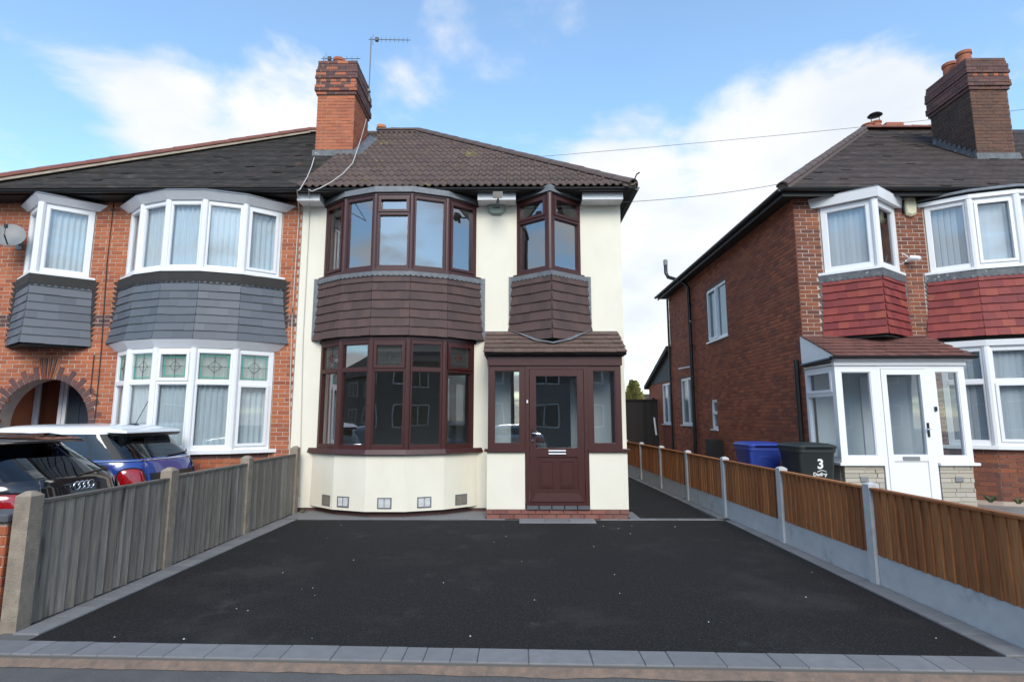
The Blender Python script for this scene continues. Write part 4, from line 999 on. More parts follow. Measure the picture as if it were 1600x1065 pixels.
# windows of the front
for i in range(5):
    window(N2, ub[i], ub[i + 1], 4.17, 5.40, M_WHITE, G_NET, fw=.075, sash=((0, 0),) if i in (1, 3) else ())
    window(N2, lbp[i], lbp[i + 1], 1.14, 2.80, M_WHITE, G_NET, fw=.075, transom=2.20, sash=((0, 0),) if i in (1, 3) else ())
    if i < 4: blinds(N2, ub[i], ub[i + 1], 4.19, 5.40); blinds(N2, lbp[i], lbp[i + 1], 1.16, 2.80)
mullions(N2, ub, 4.17, 5.40, M_WHITE, .065); mullions(N2, lbp, 1.14, 2.80, M_WHITE, .065)
slab(N2, 'cornice', ub, .07, 5.40, 5.47, M_WHITE, RW, .07); slab(N2, 'lead_roof', ub, .12, 5.505, 5.56, M_LEAD, RW, .08); slab(N2, 'roof_edge', ub, .06, 5.472, 5.503, M_SOFFIT, RW)
slab(N2, 'window_sill', ub, .07, 4.125, 4.17, M_WHITE, RW); slab(N2, 'cornice', lbp, .07, 2.802, 2.90, M_WHITE, RW, .09); slab(N2, 'window_sill', lbp, .09, 1.08, 1.14, M_WHITE, RW)
slab(N2, 'bay_floor', lbp, .0, 2.903, 2.97, M_FELT, RW + .1)
slab(N2, 'bay_base', lbp, -.004, .1, 1.078, M_MORTAR, RW)
bay_bricks(N2, lbp, (0, 1), .20, 1.078, M_BRICK_R, M_BRICK_R)
apr = [(RB - 1.47, RW), *ub[1:-1], (RB + 1.47, RW)]
tile_apron(N2, apr[:5], 2.97, 4.07, 8, M_TILER, .07, base=.03)
scallop_strip(N2, apr, 4.01, 4.13, .055, M_LEADP)
saw_strip(N2, RB - 1.49, RW, 3.0, 4.10, .085, -1, M_LEADP, 14)
for i in range(2):
    window(N2, cv[i], cv[i + 1], 4.17, 5.38, M_WHITE, G_NET, fw=.09, ends=(0, .03) if i == 0 else (.03, 0))
blinds(N2, cv[0], cv[1], 4.19, 5.38); 
mullions(N2, cv, 4.17, 5.38, M_WHITE, .065)
slab(N2, 'cornice', cv, .10, 5.39, 5.56, M_WHITE, RW, .13); slab(N2, 'felt_roof', cv, .14, 5.562, 5.585, M_LEAD, RW, .10); slab(N2, 'window_sill', cv, .075, 4.125, 4.17, M_WHITE, RW)
cva = vee(6.21, .70, .50, RW); tile_apron(N2, cva, 3.0, 4.07, 8, M_TILER, .03, base=.02)
scallop_strip(N2, cva, 4.01, 4.13, .045, M_LEADP); slab(N2, 'bay_floor', cva, .02, 2.95, 2.99, M_FELT, RW + .05)
saw_strip(N2, 6.21 - .71, RW, 3.05, 4.10, .085, -1, M_LEADP, 14); saw_strip(N2, 6.21 + .71, RW, 3.05, 4.10, .085, 1, M_LEADP, 14)
# side windows, pipes
for k, (a, b_, c, d) in enumerate(SWIN):
    wo = window(N2, (RX + .05, b_), (RX + .05, a), c + .03, d, M_WHITE, G_OBS, fw=.06, cols=2 if k < 2 else 1, transom=1.72 if k == 2 else None, sash=((0, 0),) if k == 0 else (), sashw=.04)
    MB().box(RX - .035, RX + .1, a - .04, b_ + .04, c - .01, c + .028).build('window_sill', M_WHITE, N2)
    MB().box(RX + .26, RX + .28, a - .1, b_ + .1, c - .1, d + .1).build('room_screen', M_INT, N2)
sp_ = MB(); sp_.tube([(4.97, 15.75, .1), (4.97, 15.75, 5.35), (4.85, 15.85, 5.55), (4.55, 16.3, 5.80), (4.50, 16.35, 5.95), (4.50, 16.35, 6.28)], .055, 10); smooth_edges(sp_.build('soil_pipe', M_GUTTER, N2))
for zz in (1.2, 2.4, 3.6, 4.8): MB().lathe((4.97, 15.75, zz), [(.068, 0), (.068, .07)], 10).build('pipe_collar', M_GUTTER, N2)
MB().lathe((4.50, 16.35, 6.18), [(.065, 0), (.065, .16), (.03, .18)], 10).build('vent_cap', M_DISH, N2)
MB().tube([(5.0, 18.12, .1), (5.0, 18.12, 5.5)], .035, 8).build('downpipe', M_GUTTER, N2)
MB().tube([(4.99, 9.90, .1), (4.99, 9.90, 2.62)], .045, 8).build('downpipe', M_GUTTER, N2)
MB().tube([(4.98, 15.9, 3.05), (4.78, 16.4, 3.03)], .02, 8).tube([(5.06, 15.75, 4.3), (4.86, 15.4, 4.3)], .013, 6).build('overflow_pipe', M_WPAINT, N2)
MB().box(4.84, 5.055, 13.85, 14.5, .45, 1.05).build('meter_box', M_METER, N2)
# eaves and roof
YE2, ZE2, YR2 = 9.47, 5.68, 13.9; ZR2 = ZE2 + (YR2 - YE2) * .79; EX2, AX2 = 4.74, 9.22
SL2 = Slope(YE2, ZE2, YR2, ZR2)
MB().box(EX2 + .04, RX1, YE2 + .05, RW + .3, 5.58, 5.62).box(EX2 + .04, RX + .2, RW + .301, 18.45, 5.58, 5.62).build('soffit', M_SOFFIT, N2)
MB().box(EX2 + .02, RX1, YE2 + .03, YE2 + .05, 5.53, 5.67).box(EX2 + .02, EX2 + .04, YE2 + .051, 18.45, 5.53, 5.67).build('fascia_board', M_SOFFIT, N2)
MB().loft([[(xx, YE2 - .03 + .055 * math.cos(a), 5.655 + .055 * math.sin(a)) for a in [math.pi + math.pi * k / 8 for k in range(9)]] for xx in (EX2 - .02, RX1)]).build('gutter', M_GUTTER, N2)
MB().loft([[(EX2 - .03 + .055 * math.cos(a), yy, 5.655 + .055 * math.sin(a)) for a in [math.pi + math.pi * k / 8 for k in range(9)]] for yy in (YE2, 18.5)]).build('gutter', M_GUTTER, N2)
YB2 = 2 * YR2 - YE2; RXE = 17.0
dk = MB(); A, B, C, D = (EX2, YE2, ZE2), (RXE, YE2, ZE2), (RXE, YR2, ZR2), (AX2, YR2, ZR2); Eb, Fb = (RXE, YB2, ZE2), (EX2, YB2, ZE2)
dk.quad(A, B, C, D); dk.add([Fb, A, D], [(0, 1, 2)]); dk.quad(Eb, Fb, D, C); dk.quad(A, Fb, Eb, B); dk.build('roof_deck', M_FELT, N2)
plain_tiles(N2, SL2, lambda v: EX2 + (AX2 - EX2) * v / SL2.L, lambda v: 13.0, M_PLAIN_R)
ridge_tiles(N2, SL2.p(EX2, .0, .03), SL2.p(AX2, SL2.L, .03), M_RIDGE_B, 'hip_tile', r=.10, up=Vector((-.5, -.5, 1)), bed=M_RIDGE_B)
ridge_tiles(N2, SL2.p(AX2, SL2.L, .03), SL2.p(13.0, SL2.L, .03), M_RIDGE_R, r=.12)
fl = MB(); zc2 = ZE2 + (11.2 - YE2) * .79
fl.hexa([(9.74, 11.13, zc2 - .12), (10.70, 11.13, zc2 - .12), (10.70, 11.21, zc2 - .03), (9.74, 11.21, zc2 - .03), (9.76, 11.17, zc2 + .12), (10.68, 11.17, zc2 + .12), (10.68, 11.2, zc2 + .12), (9.76, 11.2, zc2 + .12)])
n = 9
for k in range(n):                                       # stepped flashing up the side of the stack
    a, c = 11.2 + k * 1.15 / n, 11.2 + (k + 1) * 1.15 / n; za, zb = ZE2 + (a - YE2) * .79, ZE2 + (c - YE2) * .79
    fl.add([(9.788, a, za - .02), (9.788, c, zb - .02), (9.788, c, zb + .10), (9.788, a, za + .22), (9.66, a, za + .035), (9.66, c, zb + .035)], [(0, 3, 2, 1), (0, 1, 5, 4)])
fl.build('lead_flashing', M_LEADP, N2)
# stack behind the ridge with two pots and a rain cowl, and a low ridge vent
q0, q1 = at(1346, 200, 15.2), at(1380, 200, 15.2)
MB().box(q0.x, q1.x + .1, 15.2, 15.8, 8.0, q0.z + .03).build('rear_stack', M_MORTAR_D, N2)
for pxx, r_, hh in ((1356, .16, .20), (1368, .15, .28)):
    q_ = at(pxx, 196, 15.4); smooth_edges(MB().lathe((q_.x, 15.4, q0.z), [(r_, 0), (r_ * .95, hh * .8), (r_ * 1.1, hh * .85), (r_ * 1.1, hh), (r_ * .85, hh)], 16).build('chimney_pot', M_POT, N2), 40)
q_ = at(1367, 181, 15.4); smooth_edges(MB().lathe((q_.x, 15.4, q_.z - .03), [(.03, 0), (.20, .03), (.15, .08), (.02, .11)], 18).tube([(q_.x - .12, 15.4, q_.z - .22), (q_.x - .12, 15.4, q_.z)], .012, 5).tube([(q_.x + .12, 15.4, q_.z - .22), (q_.x + .12, 15.4, q_.z)], .012, 5).build('rain_cowl', M_GUTTER, N2), 40)
q0, q1 = at(1385, 193, 14.6), at(1412, 193, 14.6)
MB().box(q0.x, q1.x, 14.6, 15.0, 8.6, q0.z + .04).build('rear_stack', M_POT, N2)
# porch of the right house
PY2 = 8.80; GZ = .28; PX0, PX1 = 5.04, 7.08; DX0, DX1 = 5.70, 6.52
for a, b_ in ((PX0 + .03, DX0 - .02), (DX1 + .02, PX1 - .02)):
    MB().box(a + .01, b_ - .01, PY2 + .03, PY2 + .12, 0, .86).build('porch_wall', M_MORTAR, N2)
    z = .10; k = 0
    while z < .86:
        hh = [.075, .055, .09, .065][k % 4]; u = a; kk = 0
        while u < b_ - .02:
            wv = min(b_, u + random.uniform(.16, .34)); sb = MB().box(u + .004, wv - .004, PY2 + .012 + jit(.006), PY2 + .05, z + .004, min(z + hh, .862) - .003); sb.build('walling_stone', M_STONE, N2); u = wv
        z += hh; k += 1
MB().box(PX0 + .03, PX0 + .13, PY2 + .13, RW, 0, .86).build('porch_wall', M_STONE, N2); MB().box(PX1 - .12, PX1 - .02, PY2 + .13, RW, 0, .86).build('porch_wall', M_STONE, N2)
for a, b_ in ((PX0 - .05, DX0 - .01), (DX1 + .01, PX1 + .06)): MB().box(a, b_, PY2 - .04, PY2 + .13, .865, .905).build('window_sill', M_WHITE, N2)
MB().box(PX0 - .05, PX0 + .12, PY2 + .131, RW, .865, .905).build('window_sill', M_WHITE, N2)
window(N2, (PX0, PY2 + .03), (DX0, PY2 + .03), .906, 2.42, M_WHITE, G_NET, fw=.10); window(N2, (DX1, PY2 + .03), (PX1, PY2 + .03), .906, 2.42, M_WHITE, G_NET, fw=.10)
window(N2, (PX0 + .03, RW), (PX0 + .03, PY2 + .06), .906, 2.42, M_WHITE, G_NET, fw=.07, transom=1.98, sash=((1, 0),))
window(N2, (PX1 - .03, PY2 + .06), (PX1 - .03, RW), .906, 2.42, M_WHITE, G_NET, fw=.07)
MB().box(PX0 + .14, PX1 - .13, RW - .06, RW - .03, .28, 2.42).build('porch_lining', M_INTW, N2)
MB().box(5.95, 6.75, RW - .09, RW - .061, .28, 2.3).build('inner_door', M_WHITE, N2)
FD = Facet((DX0, PY2 + .03), (DX1, PY2 + .03)); b = MB(); rect_frame(FD, b, 0, FD.w, .30, 2.42, .055, -.05, .022); b.build('door_frame', M_WHITE, N2)
d0, d1, dz0, dz1 = .06, FD.w - .06, .36, 2.36; dr = MB()
FD.bar(dr, d0, d0 + .085, -.04, .03, dz0, dz1); FD.bar(dr, d1 - .085, d1, -.04, .03, dz0, dz1); FD.bar(dr, d0 + .085, d1 - .085, -.04, .03, dz1 - .085, dz1); FD.bar(dr, d0 + .085, d1 - .085, -.04, .03, .93, 1.03); FD.bar(dr, d0 + .085, d1 - .085, -.04, .012, dz0, .93)
DO = dr.build('door', M_WHITE, N2)
MB().quad(FD.p(d0 + .085, -.01, 1.03), FD.p(d1 - .085, -.01, 1.03), FD.p(d1 - .085, -.01, dz1 - .085), FD.p(d0 + .085, -.01, dz1 - .085)).build('door_pane', G_NET, DO)
lp = MB(); FD.bar(lp, FD.w / 2 - .13, FD.w / 2 + .13, .03, .042, .945, 1.0); lp.build('letterbox', M_DISH, DO)
hd = MB(); FD.bar(hd, d1 - .062, d1 - .028, .03, .042, 1.30, 1.52); hd.build('handle_plate', M_GUTTER, DO)
smooth_edges(MB().tube([FD.p(d1 - .045, .04, 1.42), FD.p(d1 - .045, .085, 1.42), FD.p(d1 - .06, .09, 1.42), FD.p(d1 - .15, .088, 1.415)], .011, 8).build('door_handle', M_CHROME, DO))
MB().box(DX1 + .03, DX1 + .065, PY2 - .012, PY2 + .006, 1.70, 1.77).build('bell_push', M_GUTTER, N2)
MB().box(5.30, 5.42, PY2 - .005, PY2 + .012, .62, .69).build('air_vent', M_DISH, N2); MB().box(6.76, 6.88, PY2 - .005, PY2 + .012, .62, .69).build('air_vent', M_DISH, N2)
MB().box(PX0 - .02, PX1 + .02, PY2 - .02, PY2 + .06, 2.422, 2.50).build('porch_fascia', M_WHITE, N2)
MB().box(PX0, PX1, PY2 + .061, RW, 2.43, 2.47).build('porch_ceiling', M_WHITE, N2)
MB().loft([[(xx, PY2 - .10 + .05 * math.cos(a), 2.56 + .05 * math.sin(a)) for a in [math.pi + math.pi * k / 8 for k in range(9)]] for xx in (PX0 - .10, PX1 + .13)]).tube([(PX0 - .09, PY2 - .08, 2.52), (PX0 - .06, RW - .05, 2.50)], .03, 6).build('gutter', M_GUTTER, N2)
PS2 = Slope(PY2 - .10, 2.55, RW, 3.03)
MB().add([PS2.p(PX0 - .03, 0), PS2.p(PX1 + .10, 0), PS2.p(PX1 + .10, PS2.L), PS2.p(PX0 - .03, PS2.L), (PX0 - .03, RW, 2.50), (PX1 + .10, RW, 2.50), (PX0 - .03, PY2 - .09, 2.50), (PX1 + .10, PY2 - .09, 2.50)],
         [(0, 1, 2, 3), (6, 4, 5, 7), (0, 3, 4, 6), (1, 7, 5, 2), (0, 6, 7, 1)]).build('porch_gable', M_WHITE, N2)
course_tiles(N2, PS2, PX0 - .03, PX1 + .10, 7, .168, M_PORCHR, 'porch_tile')
# single-storey rear extension with a sloping roof
XE0, XE1 = 18.21, 21.4
SL3 = [(XE0, 3.85), (XE1 + .15, 2.72)]
exw = MB(); e = .006
hole = (18.25, 19.5, 1.36, 2.76)
yw = wall_holes(XE0, XE1, .05, 2.80, 0, .25, [hole]); exw.v = [(RX + e + v[1], v[0], v[2]) for v in yw.v]; exw.f = [f[::-1] for f in yw.f]
exw.build('extension_wall', M_BRICK_RS, N2)
exg = MB(); exg.add([(RX + .004, XE0, 2.81), (RX + .004, XE1, 2.81), (RX + .004, XE0, 3.80)], [(0, 2, 1)]); exg.box(RX + .3, 9, XE1 - .2, XE1, .05, 2.8)
exg.build('gable_boarding', mat('grey_cladding', (.07, .075, .07), .8), N2)
exr = MB(); exr.hexa([(RX - .14, XE0 - .0, 3.80), (9, XE0, 3.80), (9, XE1 + .2, 2.68), (RX - .14, XE1 + .2, 2.68), (RX - .14, XE0, 3.95), (9, XE0, 3.95), (9, XE1 + .2, 2.83), (RX - .14, XE1 + .2, 2.83)])
exr.build('extension_roof', M_PLAIN_R, N2)
window(N2, (RX + .05, hole[1]), (RX + .05, hole[0]), hole[2] + .03, hole[3], M_WHITE, G_OBS, fw=.06, cols=2)
MB().box(RX - .035, RX + .1, hole[0] - .03, hole[1] + .04, hole[2] - .01, hole[2] + .028).build('window_sill', M_WHITE, N2)

# ================================================================== FENCES AND GARDEN WALL
def post(parent, x, y, w, d, h, m, name='fence_post', chamfer=.035, z0=-.05):
    b = MB(); hw, hd = w / 2, d / 2
    r = lambda k: [(x - hw * k, y - hd * k, 0), (x + hw * k, y - hd * k, 0), (x + hw * k, y + hd * k, 0), (x - hw * k, y + hd * k, 0)]
    b.loft([[(p[0], p[1], z) for p in r(k)] for k, z in ((1, z0), (1, h - chamfer), (.35, h))]); return b.build(name, m, parent)
def boards(parent, A, B, z0, z1, m, bw=.108, side=1, th=.012, name='fence_board', jitter=.006):
    """upright feather-edged boards from plan point A to B, each a piece; side: which way the face looks"""
    F = Facet(A, B); n = max(2, round(F.w / bw)); 
    for i in range(n):
        u0, u1 = i * F.w / n + jit(.004), (i + 1) * F.w / n + .012 + jit(.004); u1 = min(u1, F.w)
        b = MB(); zt = z1 + jit(jitter * .4); zb = z0 + jit(jitter); a0, a1 = .006, .027 + jit(.004)
        s = side
        P = lambda u, nn, z: F.p(u, s * nn, z)
        b.hexa([P(u0, a0 + th, zb), P(u1, a1 + th, zb), P(u1, a1 - .018, zb), P(u0, a0 - .006, zb), P(u0, a0 + th, zt), P(u1, a1 + th, zt), P(u1, a1 - .018, zt), P(u0, a0 - .006, zt)])
        b.build(name, m, parent)
LF = thing('weathered_fence', 'weathered grey close-board fence with old concrete posts left of the driveway', 'fence', (-3.82, 7, 0))
ly = [4.42, 6.16, 7.88, 9.55]; lx = lambda y: -3.83 + .006 * (y - 4.4)
for i, y in enumerate(ly): post(LF, lx(y), y, .125, .125, [1.03, 1.06, 1.07, 1.12][i], M_CONCO)
for i in range(3):
    y0, y1 = ly[i] + .07, ly[i + 1] - .07; A_, B_ = (lx(y0) + .0, y1), (lx(y1) + .0, y0)
    # the facet from far to near end looks towards +x
    boards(LF, (lx(y0), y0), (lx(y1), y1), .010, [.925, .945, .965][i], M_WOODO, side=1)
    F = Facet((lx(y0), y0), (lx(y1), y1)); cb = MB(); F.bar(cb, -.01, F.w + .01, -.02, .045, [.928, .948, .968][i], [.95, .97, .99][i]); cb.build('capping_strip', M_WOODO, LF)
    for zz in (.2, .75):
        rb_ = MB(); F.bar(rb_, 0, F.w, -.04, -.004, zz, zz + .06); rb_.build('arris_rail', M_WOODO, LF)
RF = thing('timber_fence', 'new brown close-board fence with grey concrete posts and gravel boards right of the driveway', 'fence', (3.4, 9, 0))
ry = [3.80, 5.66, 7.42, 9.27, 11.07, 12.87, 14.67, 16.47, 18.27]; rx = lambda y: 3.50 - .030 * (y - 5.66)
for y in ry: post(RF, rx(y), y, .105, .105, .965, M_CONC, chamfer=.02)
for i in range(len(ry) - 1):
    y0, y1 = ry[i] + .054, ry[i + 1] - .054
    F = Facet((rx(y1), y1), (rx(y0), y0))
    gb = MB(); F.bar(gb, 0, F.w, -.025, .022, -.05, .285); bevel(gb.build('gravel_board', M_CONC, RF), .006, 1)
    boards(RF, (rx(y1), y1), (rx(y0), y0), .287, .895, M_WOODN, side=1, bw=.105, jitter=.001)
    cb = MB(); F.bar(cb, -.0, F.w, -.02, .05, .897, .918); cb.build('capping_strip', M_WOODN, RF)
DF = thing('rear_fence', 'tall black timber fence closing the far end of the side path', 'fence', (3.4, 20, 0))
zt = at(1000, 626, 20).z
boards(DF, (2.0, 20), (5.02, 20), 0, zt, M_WOODD, bw=.14, side=1)
cb = MB().box(1.95, 5.02, 19.93, 20.03, zt, zt + .06); cb.build('top_rail', M_WOODD, DF)
for xx in (2.0, 3.5, 4.9): post(DF, xx, 20.08, .1, .1, zt + .12, M_WOODD)
GW = thing('garden_wall', 'low red brick wall with dark coping left of the first fence post', 'wall', (-5.2, 4.35, 0))
MB().box(-8.5, -3.93, 4.36, 4.56, -.08, .80).build('wall_core', M_MORTAR, GW)
gb_ = Bricks(); gb_.field('x', 4.352, -5.4, -3.925, -.05, .80, M_BRICK_L); gb_.field('y', -3.924, 4.352, 4.565, -.05, .80, M_BRICK_L, sgn=1)
gb_.build(GW, 120)
x = -5.4
while x < -3.92:
    x1 = min(x + .3, -3.90); bevel(MB().box(x + .003, x1 - .003, 4.32, 4.60, .802, .865).build('coping', M_BLUE_BRICK, GW), .01, 1); x = x1

# ================================================================== CARS
def car(name, label, Xr, Yc, zg, L, prof, paint, roofpaint, head=(-1, 0), group=None, tail=None, belt=.95, glass_top=1.30, rear_glass=(.98, 1.28), n_exp=4.6, spoiler=None, black_pillars=False, side_from=.48):
    """hatchback from plan outlines stacked by height. prof rows: z, rear x, front x, half width. Local l runs from the tail to the nose."""
    hx, hy = head
    root = thing(name, label, 'car', (Xr + hx * L / 2, Yc + hy * L / 2, zg), group)
    def Wd(l, w, z): return Vector((Xr + hx * l + hy * w, Yc + hy * l - hx * w, zg + z))
    # with head (-1,0): w > 0 is +y (far side), w < 0 the side to the camera
    NT = 96
    def interp(z):
        for a, b in zip(prof, prof[1:]):
            if a[0] <= z <= b[0]:
                t = (z - a[0]) / (b[0] - a[0]); return [a[k] + (b[k] - a[k]) * t for k in range(4)]
        return prof[-1]
    def S_(t, z, off=0.0):
        _, xr, xf, hw = interp(z); a = (xf - xr) / 2; c = (xf + xr) / 2; e = 2 / n_exp
        ct, st = math.cos(t), math.sin(t)
        l = c - (a + off) * math.copysign(abs(ct) ** e, ct); w = (hw + off) * math.copysign(abs(st) ** e, st)
        return Wd(l, w, z)
    zs = []
    for a, b in zip(prof, prof[1:]):
        k = max(1, int((b[0] - a[0]) / .035)); zs += [a[0] + (b[0] - a[0]) * i / k for i in range(k)]
    zs.append(prof[-1][0])
    # angles: cluster so that the tail and flanks are evenly covered
    ts = []
    for q in range(4):
        for i in range(NT // 4):
            s = i / (NT // 4); s = s * s * (3 - 2 * s); ts.append((q + s) * math.pi / 2)
    body, roof, rearg, sideg, frontg, pillar = MB(), MB(), MB(), MB(), MB(), MB()
    def classify(t, z):
        _, xr, xf, hw = interp(z); e = 2 / n_exp; ct, st = math.cos(t), math.sin(t); ws = math.copysign(abs(st) ** e, st); a = (xf - xr) / 2; l = (xf + xr) / 2 - a * math.copysign(abs(ct) ** e, ct)
        if z > glass_top + .02: return roof
        if belt + .03 < z < glass_top:
            if ct > 0 and abs(ws) < .86 and rear_glass[0] < z < rear_glass[1] and l < xr + .35: return rearg
            if ct < 0 and abs(ws) < .88 and l > xf - .5: return frontg
            if abs(ws) > .93 and xr + side_from < l < xf - .30 and not (xr + 1.22 < l < xr + 1.30): return sideg
            if black_pillars: return pillar
        return body
    for zi in range(len(zs) - 1):
        for i in range(NT):
            t0, t1 = ts[i], ts[(i + 1) % NT] if i < NT - 1 else 2 * math.pi
            mb = classify((t0 + t1) / 2, (zs[zi] + zs[zi + 1]) / 2)
            mb.add([S_(t0, zs[zi]), S_(t1, zs[zi]), S_(t1, zs[zi + 1]), S_(t0, zs[zi + 1])], [(0, 1, 2, 3)])
    def weld(mb, nm, m, par):
        o = mb.build(nm, m, par); bm = bmesh.new(); bm.from_mesh(o.data); bmesh.ops.remove_doubles(bm, verts=bm.verts, dist=1e-4); bmesh.ops.recalc_face_normals(bm, faces=bm.faces); bm.to_mesh(o.data); bm.free(); smooth_edges(o, 50); return o
    # roof skin closes the top
    top = prof[-1]; ring = [S_(t, top[0]) for t in ts]; c = Wd((top[1] + top[2]) / 2, 0, top[0] + .012)
    roof.add(ring + [c], [(i, (i + 1) % NT, NT) for i in range(NT)])
    weld(body, 'body', paint, root)
    if pillar.f:
        po = weld(pillar, 'pillar', M_SOFFIT, root); bm = bmesh.new(); bm.from_mesh(po.data); bm.verts.index_update(); seen = set()
        bm.faces.ensure_lookup_table()
        for f0 in bm.faces:                             # each run of blacked-out pillar is a piece of its own
            if f0.index in seen: continue
            st, isl = [f0], []; seen.add(f0.index)
            while st:
                f = st.pop(); isl.append(f)
                for e_ in f.edges:
                    for g_ in e_.link_faces:
                        if g_.index not in seen: seen.add(g_.index); st.append(g_)
            mb_ = MB()
            for f in isl: mb_.add([v.co.copy() for v in f.verts], [tuple(range(len(f.verts)))])
            weld(mb_, 'pillar', M_SOFFIT, root)
        bm.free(); bpy.data.objects.remove(po)
    weld(roof, 'roof', roofpaint, root)
    weld(rearg, 'rear_window', G_CAR, root)
    if frontg.f: weld(frontg, 'windscreen', G_CAR, root)
    for s in (-1, 1):                                   # left and right window bands, split at the door pillar
        for rng in ((0, 1.26), (1.26, 9)):
            m_ = MB()
            for f in sideg.f:
                cpt = sum((Vector(sideg.v[i]) for i in f), Vector()) / 4; lw = (cpt - Vector((Xr, Yc, zg))); l = lw.x * hx + lw.y * hy; w = lw.x * hy - lw.y * hx
                if w * s > 0 and prof[0][1] + rng[0] <= l - .10 < prof[0][1] + rng[1]: m_.add([sideg.v[i] for i in f], [(0, 1, 2, 3)])
            if m_.f: weld(m_, 'side_window', G_CAR, root)
    # dark cabin so that the glass reads deep
    cb_ = MB(); zz0, zz1 = belt - .1, glass_top
    a0, a1 = interp(belt + .05), interp(glass_top)
    cb_.loft([[Wd(a0[1] + .45, -a0[3] + .12, zz0), Wd(a0[2] - .6, -a0[3] + .12, zz0), Wd(a0[2] - .6, a0[3] - .12, zz0), Wd(a0[1] + .45, a0[3] - .12, zz0)],
              [Wd(a0[1] + .5, -a1[3] + .1, zz0 + .04), Wd(a0[2] - .6, -a1[3] + .1, zz0 + .04), Wd(a0[2] - .6, a1[3] - .1, zz0 + .04), Wd(a0[1] + .5, a1[3] - .1, zz0 + .04)]])
    cb_.build('parcel_shelf', M_TRIM, root)
    for w in (-.36, .36):
        for lq in (.95, 1.75):
            sb = MB(); sb.hexa([Wd(lq, w - .22, .5), Wd(lq + .14, w - .22, .5), Wd(lq + .14, w + .22, .5), Wd(lq, w + .22, .5), Wd(lq - .12, w - .18, 1.08), Wd(lq - .04, w - .18, 1.08), Wd(lq - .04, w + .18, 1.08), Wd(lq - .12, w + .18, 1.08)])
            sb.hexa([Wd(lq - .11, w - .11, 1.09), Wd(lq - .03, w - .11, 1.09), Wd(lq - .03, w + .11, 1.09), Wd(lq - .11, w + .11, 1.09), Wd(lq - .13, w - .09, 1.25), Wd(lq - .06, w - .09, 1.25), Wd(lq - .06, w + .09, 1.25), Wd(lq - .13, w + .09, 1.25)])
            bevel(sb.build('seat', M_TRIM, root), .02, 2)
    if tail:
        zl0, zl1, t0, t1 = tail
        for s in (-1, 1):
            K = 10; vs = []; rim = MB(); lens = MB()
            for i in range(K + 1):
                for j in range(K + 1):
                    a, b = i / K * 2 - 1, j / K * 2 - 1
                    a2, b2 = a * math.sqrt(1 - b * b * .35), b * math.sqrt(1 - a * a * .35)   # rounded outline
                    t = s * ((t0 + t1) / 2 + (t1 - t0) / 2 * a2); z = (zl0 + zl1) / 2 + (zl1 - zl0) / 2 * b2
                    vs.append(S_(t, z, .012 + .018 * (1 - max(abs(a), abs(b)) ** 4)))
            fs = [(i * (K + 1) + j, (i + 1) * (K + 1) + j, (i + 1) * (K + 1) + j + 1, i * (K + 1) + j + 1) for i in range(K) for j in range(K)]
            lo = MB().add(vs, fs).build('tail_light', M_RED, root, True)
            ed = [vs[i] for i in [j for j in range(K + 1)] + [k * (K + 1) + K for k in range(1, K + 1)] + [K * (K + 1) + j for j in range(K - 1, -1, -1)] + [k * (K + 1) for k in range(K - 1, 0, -1)]]
            MB().tube(ed + [ed[0]], .010, 5).build('lamp_surround', M_TRIM, lo)
    for s in (-1, 1):                                   # tailgate shut lines
        MB().tube([S_(s * .30, z, .002) for z in (.52, .60, .70, .80, .88, .95)] + [S_(s * .33, 1.02, .002)], .005, 4).build('shut_line', M_TRIM, root)
    MB().tube([S_(-.30 + .6 * k / 12, .53, .002) for k in range(13)], .006, 4).build('bumper_line', M_TRIM, root)
    for l in (.62, L - .72):
        for s in (-1, 1):
            hw = prof[1][3]; wy = s * (hw - .10)
            def wheel_ring(r, ww): return [Wd(l + r * math.cos(a), wy + ww, .31 + r * math.sin(a)) for a in [2 * math.pi * k / 24 for k in range(24)]]
            ty = MB().loft([wheel_ring(.20, -.1), wheel_ring(.31, -.1), wheel_ring(.31, .11), wheel_ring(.20, .11)], caps=False)
            wo = ty.build('wheel', M_RUBBER, root); smooth_edges(wo, 40)
            rm = MB().loft([wheel_ring(.20, .09 * s), wheel_ring(.05, .105 * s)]); rm.build('rim', M_DISH, wo)
    return root, Wd, S_, interp
PROF_A = [(.18, .10, 3.85, .80), (.30, .02, 3.93, .85), (.48, .0, 3.95, .87), (.62, .015, 3.93, .875), (.74, .05, 3.86, .872), (.84, .09, 3.60, .865), (.91, .115, 3.20, .85), (.965, .16, 2.95, .80),
          (1.06, .33, 2.74, .745), (1.17, .52, 2.50, .69), (1.27, .69, 2.26, .64), (1.335, .76, 2.12, .60), (1.38, .80, 1.98, .545), (1.41, .88, 1.80, .44), (1.425, 1.0, 1.6, .25)]
A1, WdA, SA, _ = car('parked_car', 'glossy black hatchback with four chrome rings on its tailgate, nearest the left fence', -4.72, 6.22, .0, 3.95, PROF_A, M_CARK, M_CARK, tail=(.66, .86, .40, 1.02), rear_glass=(.97, 1.31), black_pillars=True, side_from=.30)
em = MB()
for k in range(4):                                       # four interlocked rings
    b = MB(); wv = (k - 1.5) * .066; base = SA(0.0, .865, .012); R_ = .044
    ring = [WdA(0, 0, 0)] and [base + Vector((0.004, wv + R_ * math.cos(a), R_ * math.sin(a))) - Vector((.035 * (abs(wv) * 1.2) ** 1.0 * 0, 0, 0)) for a in [2 * math.pi * q / 24 for q in range(25)]]
    b.tube(ring, .0065, 6); o = b.build('emblem_ring', M_CHROME, A1); smooth_edges(o, 60)
b = MB()                                                 # tailgate spoiler, wiper, shoulder crease
